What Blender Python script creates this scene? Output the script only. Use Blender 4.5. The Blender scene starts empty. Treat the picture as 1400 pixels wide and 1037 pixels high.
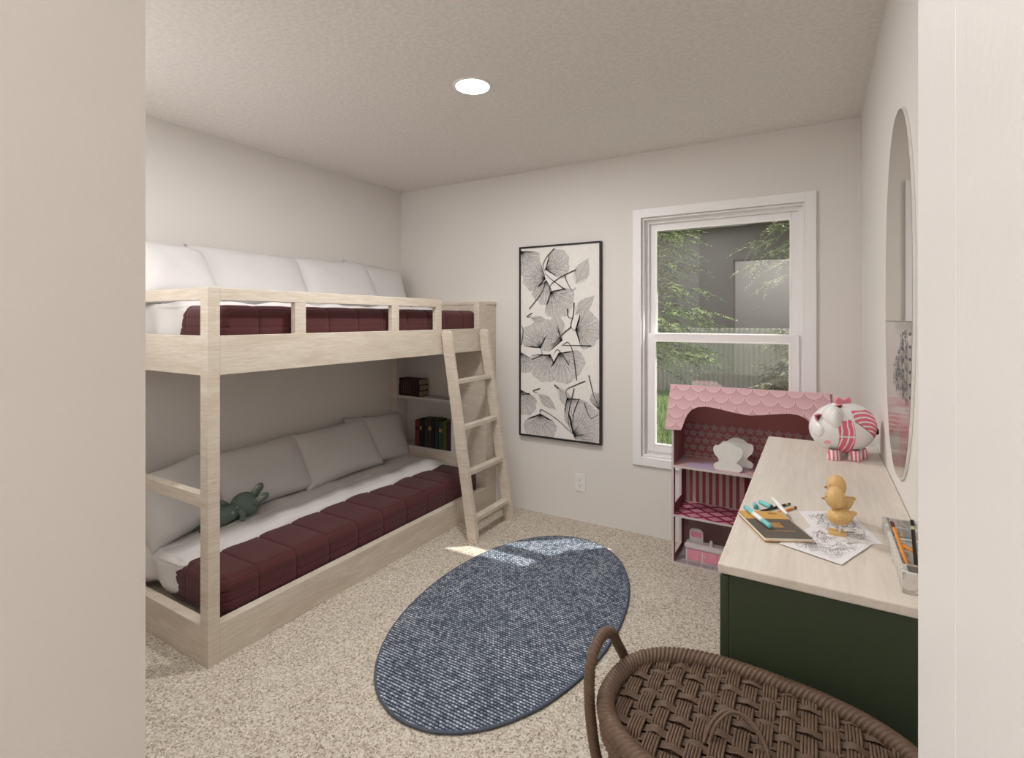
import bpy, bmesh, math, random
from mathutils import Vector, Matrix
random.seed(7)
PI = math.pi
C = bpy.context.scene.collection
sc = bpy.context.scene

def lin(c):
    return tuple(((v/255)/12.92 if v/255 <= 0.04045 else ((v/255+0.055)/1.055)**2.4) for v in c)

# ------------------------------------------------------------------ node helper
class S:
    def __init__(s, g, k): s.g = g; s.k = k
    def _m(s, op, *a, clamp=False):
        n = s.g.nt.nodes.new('ShaderNodeMath'); n.operation = op; n.use_clamp = clamp
        for i, x in enumerate((s,)+a):
            if isinstance(x, S): s.g.nt.links.new(x.k, n.inputs[i])
            else: n.inputs[i].default_value = x
        return S(s.g, n.outputs[0])
    def __add__(s, o): return s._m('ADD', o)
    def __sub__(s, o): return s._m('SUBTRACT', o)
    def __mul__(s, o): return s._m('MULTIPLY', o)
    def __truediv__(s, o): return s._m('DIVIDE', o)
    __radd__ = __add__; __rmul__ = __mul__
    def fract(s): return s._m('FRACT')
    def floor(s): return s._m('FLOOR')
    def mod(s, o): return s._m('FLOORED_MODULO', o)
    def abs(s): return s._m('ABSOLUTE')
    def sin(s): return s._m('SINE')
    def pow(s, o): return s._m('POWER', o)
    def lt(s, o): return s._m('LESS_THAN', o)
    def gt(s, o): return s._m('GREATER_THAN', o)
    def min(s, o): return s._m('MINIMUM', o)
    def max(s, o): return s._m('MAXIMUM', o)
    def atan2(s, o): return s._m('ARCTAN2', o)
    def sstep(s, a, b):
        n = s.g.nt.nodes.new('ShaderNodeMapRange'); n.interpolation_type = 'SMOOTHSTEP'
        s.g.nt.links.new(s.k, n.inputs[0]); n.inputs[1].default_value = a; n.inputs[2].default_value = b
        return S(s.g, n.outputs[0])

class G:
    def __init__(s, nt): s.nt = nt
    def co(s, scale=(1,1,1), rot=(0,0,0), kind='Object'):
        t = s.nt.nodes.new('ShaderNodeTexCoord'); m = s.nt.nodes.new('ShaderNodeMapping')
        m.inputs['Scale'].default_value = scale; m.inputs['Rotation'].default_value = rot
        s.nt.links.new(t.outputs[kind], m.inputs[0]); return S(s, m.outputs[0])
    def xyz(s, v):
        n = s.nt.nodes.new('ShaderNodeSeparateXYZ'); s.nt.links.new(v.k, n.inputs[0])
        return [S(s, n.outputs[i]) for i in range(3)]
    def comb(s, *a):
        n = s.nt.nodes.new('ShaderNodeCombineXYZ')
        for i, x in enumerate(a):
            if isinstance(x, S): s.nt.links.new(x.k, n.inputs[i])
            else: n.inputs[i].default_value = x
        return S(s, n.outputs[0])
    def noise(s, v, scale, detail=3, rough=.55, dist=0):
        n = s.nt.nodes.new('ShaderNodeTexNoise'); s.nt.links.new(v.k, n.inputs['Vector'])
        n.inputs['Scale'].default_value = scale; n.inputs['Detail'].default_value = detail
        n.inputs['Roughness'].default_value = rough; n.inputs['Distortion'].default_value = dist
        return S(s, n.outputs[0])
    def vor(s, v, scale, feat='F1', out='Distance'):
        n = s.nt.nodes.new('ShaderNodeTexVoronoi'); s.nt.links.new(v.k, n.inputs['Vector'])
        n.feature = feat; n.inputs['Scale'].default_value = scale
        return S(s, n.outputs[out])
    def mix(s, f, a, b):
        n = s.nt.nodes.new('ShaderNodeMix'); n.data_type = 'RGBA'
        if isinstance(f, S): s.nt.links.new(f.k, n.inputs[0])
        else: n.inputs[0].default_value = f
        for i, x in ((6, a), (7, b)):
            if isinstance(x, S): s.nt.links.new(x.k, n.inputs[i])
            else: n.inputs[i].default_value = (*lin(x), 1)
        return S(s, n.outputs[2])

def mat(name, col, rough=.6, fn=None, metal=0, spec=.4, emit=None, sheen=0):
    m = bpy.data.materials.new(name); m.use_nodes = True; nt = m.node_tree
    b = nt.nodes['Principled BSDF']; b.inputs['Roughness'].default_value = rough
    b.inputs['Metallic'].default_value = metal; b.inputs['Specular IOR Level'].default_value = spec
    if sheen: b.inputs['Sheen Weight'].default_value = sheen
    if col is not None: b.inputs['Base Color'].default_value = (*lin(col), 1)
    if emit: b.inputs['Emission Color'].default_value = (*lin(col), 1); b.inputs['Emission Strength'].default_value = emit
    g = G(nt)
    if fn is None and not emit and metal == 0:
        c = g.co(); n = g.noise(c, 35, 2)
        fn = lambda g: dict(color=g.mix(n, tuple(v*.96 for v in col), tuple(min(255, v*1.03) for v in col)))
    if fn:
        r = fn(g)
        if 'color' in r: nt.links.new(r['color'].k, b.inputs['Base Color'])
        if 'rough' in r: nt.links.new(r['rough'].k, b.inputs['Roughness'])
        if 'bump' in r:
            h, st, d = r['bump']; n = nt.nodes.new('ShaderNodeBump')
            n.inputs['Strength'].default_value = st; n.inputs['Distance'].default_value = d
            nt.links.new(h.k, n.inputs['Height']); nt.links.new(n.outputs[0], b.inputs['Normal'])
    return m

# ------------------------------------------------------------------ mesh helper
class MB:
    def __init__(s): s.v = []; s.f = []
    def add(s, vs, fs, M=None):
        o = len(s.v)
        s.v += [tuple(M @ Vector(p)) if M else tuple(p) for p in vs]
        s.f += [tuple(i+o for i in f) for f in fs]; return s
    def box(s, x0, y0, z0, x1, y1, z1, M=None):
        vs = [(x, y, z) for x in (x0, x1) for y in (y0, y1) for z in (z0, z1)]
        return s.add(vs, [(0,1,3,2),(4,6,7,5),(0,4,5,1),(2,3,7,6),(0,2,6,4),(1,5,7,3)], M)
    def prism(s, poly, fn0, fn1):
        n = len(poly); vs = [fn0(*p) for p in poly]+[fn1(*p) for p in poly]
        fs = [tuple(range(n))[::-1], tuple(range(n, 2*n))]+[(i, (i+1) % n, n+(i+1) % n, n+i) for i in range(n)]
        return s.add(vs, fs)
    def grid(s, fn, nu, nv, cu=False, cv=False, M=None):
        vs = [fn(i/(nu if cu else nu-1), j/(nv if cv else nv-1)) for i in range(nu) for j in range(nv)]
        fs = [(i*nv+j, ((i+1) % nu)*nv+j, ((i+1) % nu)*nv+(j+1) % nv, i*nv+(j+1) % nv)
              for i in range(nu if cu else nu-1) for j in range(nv if cv else nv-1)]
        return s.add(vs, fs, M)
    def ell(s, c, r, M=None, nu=32, nv=18, fn=None):
        def f(u, v):
            a = u*2*PI; b = (v-.5)*PI*.9999
            p = Vector((r[0]*math.cos(b)*math.cos(a), r[1]*math.cos(b)*math.sin(a), r[2]*math.sin(b)))
            if fn: p = Vector(fn(p))
            return tuple(p+Vector(c))
        return s.grid(f, nu, nv, cu=True, M=M)
    def lathe(s, prof, c=(0,0,0), n=32, M=None):
        return s.grid(lambda u, v: (c[0]+prof[round(v*(len(prof)-1))][0]*math.cos(u*2*PI), c[1]+prof[round(v*(len(prof)-1))][0]*math.sin(u*2*PI), c[2]+prof[round(v*(len(prof)-1))][1]), n, len(prof), cu=True, M=M)
    def tube(s, pts, r, n=10, closed=False, mod=None, cap=True, M=None):
        pts = [Vector(p) for p in pts]; N = len(pts); L = 0; up = None; rings = []
        for i, p in enumerate(pts):
            a = pts[i-1] if (i > 0 or closed) else p; b = pts[(i+1) % N] if (i < N-1 or closed) else p
            t = (b-a).normalized()
            if up is None:
                up = Vector((0, 0, 1)) if abs(t.z) < .9 else Vector((1, 0, 0))
            up = (up-t*up.dot(t)).normalized(); sd = t.cross(up)
            if i: L += (p-pts[i-1]).length
            rr = r(i/(N-1)) if callable(r) else r
            ring = []
            for k in range(n):
                an = 2*PI*k/n; q = rr*(mod(L, an) if mod else 1)
                ring.append(tuple(p+(up*math.cos(an)+sd*math.sin(an))*q))
            rings.append(ring)
        vs = [q for ring in rings for q in ring]; fs = []
        for i in range(N if closed else N-1):
            for k in range(n):
                fs.append((i*n+k, ((i+1) % N)*n+k, ((i+1) % N)*n+(k+1) % n, i*n+(k+1) % n))
        if cap and not closed: fs += [tuple(range(n))[::-1], tuple(range((N-1)*n, N*n))]
        return s.add(vs, fs, M)
    def build(s, name, m, parent=None, smooth=False, bev=0, seg=2, loc=None, mw=None, merge=False):
        me = bpy.data.meshes.new(name)
        o = bpy.data.objects.new(name, me); C.objects.link(o)
        org = Vector(loc) if loc is not None else (base(parent) if parent else Vector((0,0,0)))
        me.from_pydata([tuple(Vector(p)-org) for p in s.v], [], s.f)
        bm = bmesh.new(); bm.from_mesh(me)
        if merge: bmesh.ops.remove_doubles(bm, verts=bm.verts, dist=1e-6)
        bmesh.ops.recalc_face_normals(bm, faces=bm.faces); bm.to_mesh(me); bm.free()
        me.materials.append(m)
        if smooth:
            for p in me.polygons: p.use_smooth = True
        if parent: o.parent = parent
        if loc is not None and not parent: o.location = org
        if bev:
            b = o.modifiers.new('bevel', 'BEVEL'); b.width = bev; b.segments = seg; b.limit_method = 'ANGLE'; b.angle_limit = .6
        return o

def base(o):
    p = Vector((0,0,0))
    while o: p += o.location; o = o.parent
    return p
def tag(o, label=None, cat=None, group=None, kind=None):
    if label: o['label'] = label
    if cat: o['category'] = cat
    if group: o['group'] = group
    if kind: o['kind'] = kind
    return o
def thing(name, loc, label, cat, group=None):
    o = bpy.data.objects.new(name, None); C.objects.link(o); o.location = loc; o.empty_display_size = .05
    return tag(o, label, cat, group)
def struct(o): o['kind'] = 'structure'; return o

# ------------------------------------------------------------------ dimensions
CH = 1.375; XL, XR, YF, ZC = -2.995, .205, 3.253, 2.435
YN, YN0 = .36, .15                                  # near wall: room face, hall face
DX0, DX1, DZ = -.814, .0513, 2.05                    # doorway
WX0, WX1, WZ0, WZ1 = -.955, -.05, .50, 2.018        # window opening

# ------------------------------------------------------------------ materials
def wallfn(c):
    def f(g):
        v = g.co(); n = g.noise(v, 2.0, 2); n2 = g.noise(v, 160, 2)
        return dict(color=g.mix(n, tuple(x*.985 for x in c), tuple(x*1.01 for x in c)), bump=(n2, .12, .002))
    return f
M_wall = mat('wall_paint', None, .75, wallfn((225, 221, 217)), spec=.2)
M_trim = mat('white_trim_paint', None, .4, wallfn((238, 237, 237)), spec=.35)
M_hall = mat('hall_paint', None, .75, wallfn((232, 228, 224)), spec=.2)
def ceilfn(g):
    v = g.co(); n = g.noise(v, 55, 5, .65); n2 = g.vor(v, 75)
    return dict(color=g.mix(n.sstep(.35, .65), (221, 216, 212), (231, 226, 222)), bump=(n*.7+n2*.4, .35, .004))
M_ceil = mat('textured_ceiling', None, .85, ceilfn, spec=.15)
def carpfn(g):
    v = g.co(); n = g.noise(v, 5, 2); wv = g.noise(v, 60, 2)
    a = g.xyz(g.vor(v, 150, out='Color'))[0]; b = g.xyz(g.vor(v, 210, out='Color'))[1]; d = g.noise(v, 34, 3, .7)
    c = g.mix(a, (172, 160, 144), (220, 212, 201))
    c = g.mix(b.gt(.83)*d.gt(.44)*.85, c, (124, 110, 94))
    c = g.mix(n.sstep(.3, .8)*.15, c, (232, 224, 212))
    return dict(color=c, bump=(a+b*.6+wv*.8, .4, .007))
M_carpet = mat('speckled_carpet', None, .95, carpfn, spec=.1)
def woodfn(c1, c2, c3, axis, knots=.5, sc_=1):
    def f(g):
        s = [30, 30, 30]; s[axis] = 2.2; s = [x*sc_ for x in s]
        v = g.co(tuple(s)); n = g.noise(v, 2.2, 6, .72, .6); n2 = g.noise(v, .5, 3, .5, .9)
        s2 = [60, 60, 60]; s2[axis] = 14; w = g.noise(g.co(tuple(s2)), 1.1, 2)
        s3 = [14, 14, 14]; s3[axis] = 7; k = g.noise(g.co(tuple(s3)), 1.0, 1)
        c = g.mix(n.sstep(.34, .66), c1, c2)
        c = g.mix(n2.sstep(.45, .75)*.45, c, c3)
        c = g.mix(w.sstep(.62, .72)*.35, c, c3)
        c = g.mix(k.sstep(.76, .80)*knots, c, (112, 92, 74))
        return dict(color=c, bump=(n, .12, .002))
    return f
def woodh(g):
    n = g.noise(g.co((5, 5, 75)), 1.6, 6, .72, .5); n2 = g.noise(g.co((2.2, 2.2, 11)), 1.2, 3, .5, .6)
    w = g.noise(g.co((16, 16, 130)), 1.3, 3, .7); k = g.noise(g.co((9, 9, 16)), 1.6, 1)
    c = g.mix(n.sstep(.34, .66), (202, 190, 174), (219, 209, 197))
    c = g.mix(n2.sstep(.45, .75)*.5, c, (190, 175, 157))
    c = g.mix(w.sstep(.60, .70)*.45, c, (172, 156, 137))
    c = g.mix(k.sstep(.77, .81)*.55, c, (118, 100, 84))
    return dict(color=c, bump=(n, .12, .002))
M_wh = mat('washed_oak', None, .55, woodh, spec=.3)
M_wood = [M_wh, M_wh, M_wh]
M_desk = mat('pale_desk_top', None, .45, woodfn((210, 201, 190), (220, 212, 202), (200, 188, 174), 1, .2), spec=.4)
M_shelf = mat('white_shelf', (205, 200, 196), .5)
def fabfn(c, sc_=300, d=.92):
    def f(g):
        v = g.co(); n = g.noise(v, 6, 3); n2 = g.noise(v, sc_, 2)
        return dict(color=g.mix(n, tuple(x*d for x in c), c), bump=(n*3+n2*.25, .25, .004))
    return f
M_pillow = mat('white_cotton', None, .9, fabfn((216, 214, 213), d=.985), spec=.1)
M_sheet = mat('white_sheet', None, .9, fabfn((222, 219, 218), d=.98), spec=.1)
def quiltfn(g):
    v = g.co(); x, y, z = g.xyz(v); st = (x*(2*PI/.012)).sin(); n = g.noise(v, 4, 3)
    c = g.mix(n, (76, 38, 39), (86, 45, 46))
    return dict(color=c, bump=(st*.5+n*1.5, .35, .0035))
M_quilt = mat('maroon_quilt', None, .75, quiltfn, spec=.2, sheen=.15)
def rugfn(g):
    v = g.co(); x, y, z = g.xyz(v); nz = g.noise(v, 7, 3); wob = g.noise(v, 60, 2)
    yy = y*(1/.0135)+wob*.5; r = yy.floor(); fy = (yy.fract()-.5).abs()
    xx = (x+y*.12)*(1/.0135)+r.mod(2.0)*.5+wob*.4; fx = (xx.fract()-.5).abs()
    hi = fy.lt(.27)*fx.lt(.40)
    cell = g.comb(xx.floor(), r, 0.0); h = g.noise(cell, 3.7, 0)
    light = g.mix(h.sstep(.3, .7), (128, 142, 160), (214, 220, 224))
    dark = g.mix(h.sstep(.35, .65), (46, 52, 66), (72, 84, 104))
    dim = nz.sstep(.30, .72)
    fl = g.noise(g.comb(xx*.3, r, 0.0), 5.3, 2).sstep(.25, .55)
    c = g.mix(hi*(fl*.55+.45)*(dim*.35+.65), dark, light)
    bh = (fy*-1.0+.5)*(fx*-1.0+.5)
    return dict(color=c, bump=(bh*4, .7, .006))
M_rug = mat('woven_navy_rug', None, .95, rugfn, spec=.1)
M_green = mat('dark_green_lacquer', (58, 68, 50), .45)
M_black = mat('black_plastic', (22, 22, 24), .4)
M_white = mat('white_plastic', (232, 230, 226), .35)
M_orange = mat('orange_pencil_lacquer', (222, 140, 50), .4)
M_red = mat('brown_eraser', (96, 40, 30), .6)
M_blackp = mat('black_pencil_lacquer', (26, 24, 24), .4)
M_teal = mat('teal_marker_plastic', (116, 194, 196), .4)
M_duck = mat('turned_maple', None, .5, woodfn((204, 166, 110), (216, 182, 126), (188, 148, 92), 2, 0, 3))
M_ink = mat('black_ink', (34, 33, 33), .8)
M_inkg = mat('grey_ink', (88, 86, 84), .8)
M_canvas = mat('white_canvas', (233, 230, 226), .7)
M_frame = mat('black_metal_frame', (34, 32, 31), .5)
M_paper = mat('drawing_paper', (228, 226, 228), .8)
def ratfn(g):
    v = g.co(); n = g.noise(v, 60, 3)
    return dict(color=g.mix(n, (84, 66, 54), (110, 89, 73)), bump=(n, .2, .001))
M_rat = mat('brown_rattan', None, .5, ratfn, spec=.35)
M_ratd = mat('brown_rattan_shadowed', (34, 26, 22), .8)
M_rab = mat('green_knit', None, .95, fabfn((112, 128, 120), 500), spec=.1)
M_rabl = mat('pale_green_knit', (150, 170, 158), .95)
M_rabe = mat('floral_ear_lining', None, .9, lambda g: dict(color=g.mix(g.noise(g.co(), 160, 3).sstep(.45, .55), (100, 116, 102), (190, 194, 176))))

# ------------------------------------------------------------------ room shell
struct(MB().box(-3.3, -1.8, -.06, .5, 3.31, 0).build('floor', M_carpet))
struct(MB().box(-3.3, -1.8, ZC, .5, 3.31, ZC+.08).build('ceiling', M_ceil))
struct(MB().box(XL-.1, YN0, 0, XL, YF, ZC).build('wall_left', M_wall))
struct(MB().box(XR, YN0, 0, XR+.1, YF, ZC).build('wall_right', M_wall))
YO = YF+.14
w = MB()
w.box(XL-.1, YF, 0, WX0, YO, ZC).box(WX1, YF, 0, XR+.1, YO, ZC).box(WX0, YF, 0, WX1, YO, WZ0).box(WX0, YF, WZ1, WX1, YO, ZC)
struct(w.build('wall_back', M_wall))
w = MB()
w.box(XL-.1, YN0, 0, DX0, YN, ZC).box(DX1, YN0, 0, XR+.1, YN, ZC).box(DX0, YN0, DZ, DX1, YN, ZC)
struct(w.build('wall_front', M_wall))
# hall behind the doorway
w = MB(); w.box(-1.7, -1.5, 0, 1.0, -1.4, ZC).box(-1.8, -1.5, 0, -1.7, YN0, ZC).box(.5, -1.5, 0, .6, YN0, ZC)
struct(w.build('wall_hall', M_hall))
# door jamb lining with a stop strip, both sides
w = MB()
w.box(DX0-.001, YN0-.002, 0, DX0+.003, YN+.002, DZ)
struct(w.build('trim_1', M_wall))
w = MB(); w.box(DX1-.002, YN0-.002, 0, DX1+.002, YN+.003, DZ).box(DX1-.0021, .272, 0, DX1+.002, .307, DZ)
struct(w.build('trim_2', M_trim, bev=.001))
# window
w = MB(); t = .022; e = .055
def ringbox(mb, x0, z0, x1, z1, wd, y0, y1):
    mb.box(x0, y0, z0, x0+wd, y1, z1).box(x1-wd, y0, z0, x1, y1, z1).box(x0+wd, y0, z0, x1-wd, y1, z0+wd).box(x0+wd, y0, z1-wd, x1-wd, y1, z1)
ringbox(w, WX0-e, WZ0-e, WX1+e, WZ1+e, e, YF-.018, YF+.005)
struct(w.build('trim_3', M_trim, bev=.002))
win = thing('window_1', ((WX0+WX1)/2, YF, WZ0), None, None); win['kind'] = 'structure'
w = MB(); ringbox(w, WX0, WZ0, WX1, WZ1, .012, YF+.004, YO); ringbox(w, WX0+.012, WZ0+.012, WX1-.012, WZ1-.012, .020, YF+.05, YO)
w.build('window_frame', M_trim, win, bev=.0015)
ux0, ux1 = WX0+.032, WX1-.032; zm = 1.262
w = MB(); ringbox(w, ux0, zm-.02, ux1, WZ1-.032, .038, YF+.075, YF+.11)
up = w.build('upper_sash', M_trim, win, bev=.002)
w = MB(); ringbox(w, ux0-.004, WZ0+.03, ux1+.004, zm+.022, .044, YF+.035, YF+.07)
lo = w.build('lower_sash', M_trim, win, bev=.002)
M_bead = mat('white_glazing_bead', (255, 254, 250), .3)
w = MB(); ringbox(w, ux0+.037, zm+.017, ux1-.037, WZ1-.069, .008, YF+.072, YF+.09); w.build('glazing_bead', M_bead, up)
w = MB(); ringbox(w, ux0+.039, WZ0+.073, ux1-.039, zm-.021, .009, YF+.032, YF+.05); w.build('glazing_bead', M_bead, lo)
def glassmat(name, fac):
    m = bpy.data.materials.new(name); m.use_nodes = True; nt = m.node_tree; nt.nodes.clear()
    o = nt.nodes.new('ShaderNodeOutputMaterial'); mx = nt.nodes.new('ShaderNodeMixShader')
    tr = nt.nodes.new('ShaderNodeBsdfTransparent'); gl = nt.nodes.new('ShaderNodeBsdfGlossy'); gl.inputs['Roughness'].default_value = 0
    mx.inputs[0].default_value = fac
    nt.links.new(tr.outputs[0], mx.inputs[1]); nt.links.new(gl.outputs[0], mx.inputs[2]); nt.links.new(mx.outputs[0], o.inputs[0]); return m
y = YF+.092
MB().add([(ux0+.03, y, zm), (ux1-.03, y, zm), (ux1-.03, y, WZ1-.065), (ux0+.03, y, WZ1-.065)], [(0, 1, 2, 3)]).build('pane', glassmat('coated_glass', .19), up)
y = YF+.052
MB().add([(ux0+.03, y, WZ0+.07), (ux1-.03, y, WZ0+.07), (ux1-.03, y, zm), (ux0+.03, y, zm)], [(0, 1, 2, 3)]).build('pane', glassmat('clear_glass', .22), lo)

# ------------------------------------------------------------------ outside
def grassfn(g):
    v = g.co(); n = g.noise(v, 3, 4); n2 = g.noise(v, 60, 3)
    return dict(color=g.mix(n2.sstep(.3, .7), g.mix(n, (50, 66, 34), (78, 100, 50)), (112, 136, 70)), bump=(n2, .6, .03))
M_grass = mat('lawn', None, .9, grassfn)
struct(MB().box(-16, YO+.02, -.15, 14, 24, -.02).build('ground', M_grass))
# blades of grass near the window
g_ = MB()
for i in range(5200):
    yy = 3.9+random.random()**1.4*7; xx = -yy*.30*random.random()*1.05 + .1
    h = random.uniform(.05, .13); a = random.uniform(0, PI); dx, dy = math.cos(a)*.006, math.sin(a)*.006
    g_.add([(xx-dx, yy-dy, -.03), (xx+dx, yy+dy, -.03), (xx+random.uniform(-.05, .05), yy+random.uniform(-.05, .05), h)], [(0, 1, 2)])
tag(g_.build('grass', mat('grass_blades', (104, 136, 62), .8), loc=(0, 4, -.02)), 'sunlit green grass growing below the window outside', 'grass', kind='stuff')
M_fence = mat('sage_metal', (192, 188, 178), .6)
fx0, fx1, fy = -7.5, 1.6, 10.2
fn = tag(MB().grid(lambda u, v: (fx0+(fx1-fx0)*u, fy+.022*math.cos(u*(fx1-fx0)/.085*2*PI), -.03+1.24*v), 1300, 2).build('fence', M_fence, loc=(-2, fy, -.03)),
         'pale grey green ribbed metal fence beyond the lawn', 'fence')
M_house = mat('dark_taupe_siding', (104, 99, 90), .8)
M_house2 = mat('mid_grey_siding', (122, 119, 114), .8)
hs = thing('neighbour_house', (-3, 13.2, -.02), 'dark taupe neighbouring house wall behind the ribbed fence', 'house')
MB().box(-9, 13.2, -.05, 4, 16, 3.7).build('wall', M_house, hs)
w = MB(); w.box(-9, 12.5, 3.55, 4, 16, 4.3); w.build('eave', mat('grey_eave', (112, 108, 100), .8), hs)
w = MB(); w.box(-3.95, 13.12, 0, -3.35, 13.22, 3.55); w.box(-2.95, 13.12, 0, -2.45, 13.22, 3.55); w.build('siding_panel', M_house2, hs)
struct(MB().box(-3.4, YO, 2.47, 1.0, YO+.47, 2.55).build('exterior_eave', M_trim))
M_leaf = mat('conifer_green', None, .7, lambda g: dict(color=g.mix(g.noise(g.co(), 6, 2).sstep(.35, .65), (56, 76, 34), (128, 152, 78))))
M_leafd = mat('olive_green', None, .7, lambda g: dict(color=g.mix(g.noise(g.co(), 6, 2).sstep(.35, .65), (92, 104, 76), (176, 182, 140))))
M_bark = mat('bark', (74, 62, 50), .9)
def spray(mb, p, d, L, n, droop, ll, lw):
    """one bough: a drooping line of narrow leaves"""
    p = Vector(p); d = Vector(d).normalized()
    for i in range(n):
        t = i/n; q = p+d*L*t+Vector((0, 0, -droop*t*t))
        sd = Vector((-d.y, d.x, 0)).normalized()
        for s in (-1, 1):
            dirn = (d*.6+sd*s*.7+Vector((0, 0, random.uniform(-.5, .25)))).normalized()
            l = ll*(1.15-t)*random.uniform(.6, 1.2); wv = Vector((0, 0, 1)).cross(dirn).normalized()*lw*.5
            wv = (wv+Vector((0, 0, random.uniform(-1, 1)*lw*.5)))
            mb.add([q, q+dirn*l*.5+wv, q+dirn*l, q+dirn*l*.5-wv], [(0, 1, 2, 3)])
def tree(x, y, z0, z1, r, nb, label, m, ll=.09, lw=.016, droop=.18, up=-.1):
    t = thing('garden_tree', (x, y, -.02), label, 'tree')
    MB().tube([(x, y, -.05), (x+.03, y, 1), (x-.02, y, z1)], lambda u: .06*(1-u*.7), 8).build('trunk', M_bark, t, smooth=True)
    mb = MB()
    for i in range(nb):
        h = random.random(); a = random.uniform(0, 2*PI); z = z0+(z1-z0)*h; R = r*(1.05-.55*h)*random.uniform(.7, 1.1)
        spray(mb, (x, y, z), (math.cos(a), math.sin(a), up+random.uniform(-.15, .35)), R, 26, droop*R*1.6, ll, lw)
        b = Vector((math.cos(a), math.sin(a), up+.1)).normalized()
        for k in range(4):
            q = Vector((x, y, z))+b*R*random.uniform(.35, .9); a2 = a+random.uniform(-1, 1)
            spray(mb, q, (math.cos(a2), math.sin(a2), random.uniform(-.4, .1)), R*.4, 14, .08, ll*.8, lw)
    mb.build('foliage', m, t)
tree(-1.95, 6.1, .9, 3.5, 1.05, 340, 'feathery green conifer close to the left of the window', M_leaf)
tree(-.02, 5.9, 1.85, 3.2, .75, 34, 'slim olive tree hanging into the top right of the window', M_leafd, .07, .018, .3, -.3)
tree(-.05, 7.6, .25, 1.25, .75, 70, 'rounded grey green shrub in front of the fence', M_leafd, .10, .02, .25, .1)

# ------------------------------------------------------------------ ceiling light
dl = thing('recessed_ceiling_light', (-1.342, 1.925, ZC), 'round white recessed light glowing in the ceiling', 'ceiling light')
MB().lathe([(.072, -.004), (.082, -.005), (.088, -.003), (.089, .001)], (-1.342, 1.925, ZC), 48).build('trim_ring', M_white, dl, smooth=True)
m = bpy.data.materials.new('glowing_lens'); m.use_nodes = True; m.node_tree.nodes['Principled BSDF'].inputs['Emission Color'].default_value = (1, .98, .95, 1)
m.node_tree.nodes['Principled BSDF'].inputs['Emission Strength'].default_value = 12
MB().lathe([(.0001, -.006), (.076, -.005), (.0765, .002)], (-1.342, 1.925, ZC), 48).build('lens', m, dl, smooth=True)

# ------------------------------------------------------------------ bunk bed
XB = -2.055; YB = 1.136
bed = thing('bunk_bed', (XB, YB, 0), 'washed oak bunk bed with guard rails against the left wall', 'bunk bed')
W0, W1, W2 = M_wood
def bx(name, m, a, b, par=bed, bev=.0015):
    return MB().box(*a, *b).build(name, m, par, bev=bev)
pt = .055
bx('post', W2, (XB-pt, YB, 0.0), (XB, YB+.048, 1.502))
bx('post', W2, (XL+.004, YB, 0.0), (XL+.05, YB+.048, 1.502))
bx('post', W2, (XB-.045, 3.028, 1.15), (XB-.001, 3.119, 1.498))
bx('lower_side_board', W1, (XB-.045, YB+.048, 0.0), (XB-.0005, 3.12, .153))
bx('lower_end_board', W0, (XL+.05, YB+.001, 0.0), (XB-pt, YB+.045, .153))
bx('upper_side_board', W1, (XB-.040, YB+.048, 1.15), (XB-.0005, 3.028, 1.308))
bx('upper_end_board', W0, (XL+.05, YB+.001, 1.15), (XB-pt, YB+.040, 1.308))
bx('guard_rail', W1, (XB-.036, YB+.048, 1.451), (XB-.0007, 2.605, 1.5005))
bx('guard_rail', W0, (XL+.05, YB+.001, 1.451), (XB-pt, YB+.036, 1.5005))
bx('end_rail', W0, (XL+.05, YB+.004, .622), (XB-pt, YB+.040, .672))
for a, b in ((1.53, 1.589), (2.158, 2.215), (2.55, 2.605)):
    bx('baluster', W2, (XB-.030, a, 1.308), (XB-.001, b, 1.451))
bx('bed_slats', W1, (XL+.01, YB+.045, 1.17), (XB-.04, 3.118, 1.205))
bx('mattress_base', W1, (XL+.01, YB+.045, .06), (XB-.045, 3.118, .10))
bx('back_rail', W1, (XL+.004, YB+.048, 1.15), (XL+.03, 3.118, 1.25))
# the bookcase forms the far end of the bed
bc = thing('bookcase', (XB, 3.12, 0), 'oak and white bookcase standing at the far end of the bunk bed', 'bookcase')
YS = 3.12; YE = YF-.002
MB().box(-2.08, YS, 0, XB, YE, 1.498).build('side_panel', W2, bc, bev=.0012)
MB().box(XL+.003, YS+.001, 0, -2.933, YE, 1.498).build('side_panel', W2, bc, bev=.0012)
w = MB(); w.box(-2.343, YS+.001, .0, -2.08, YS+.018, 1.49).box(-2.933, YS+.001, 0, -2.343, YS+.018, .352).box(-2.933, YS+.001, 1.15, -2.343, YS+.018, 1.49)
w.build('front_panel', W0, bc)
MB().box(XL+.003, YS-.004, 1.480, XB+.006, YE, 1.503).build('top_board', W1, bc, bev=.0012)
MB().box(-2.933, YS-.001, .352, -2.922, YE-.004, 1.15).build('inner_side', M_shelf, bc); MB().box(-2.372, YS-.001, .352, -2.343, YE-.004, 1.15).build('inner_side', M_shelf, bc)
MB().box(-2.922, YE-.008, .352, -2.372, YE-.003, 1.15).build('back_board', M_shelf, bc)
MB().box(-2.922, YS-.0015, .738, -2.372, YE-.008, .760).build('shelf', M_shelf, bc)
MB().box(-2.933, YS-.0015, .352, -2.372, YE-.008, .372).build('shelf', M_shelf, bc)

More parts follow.
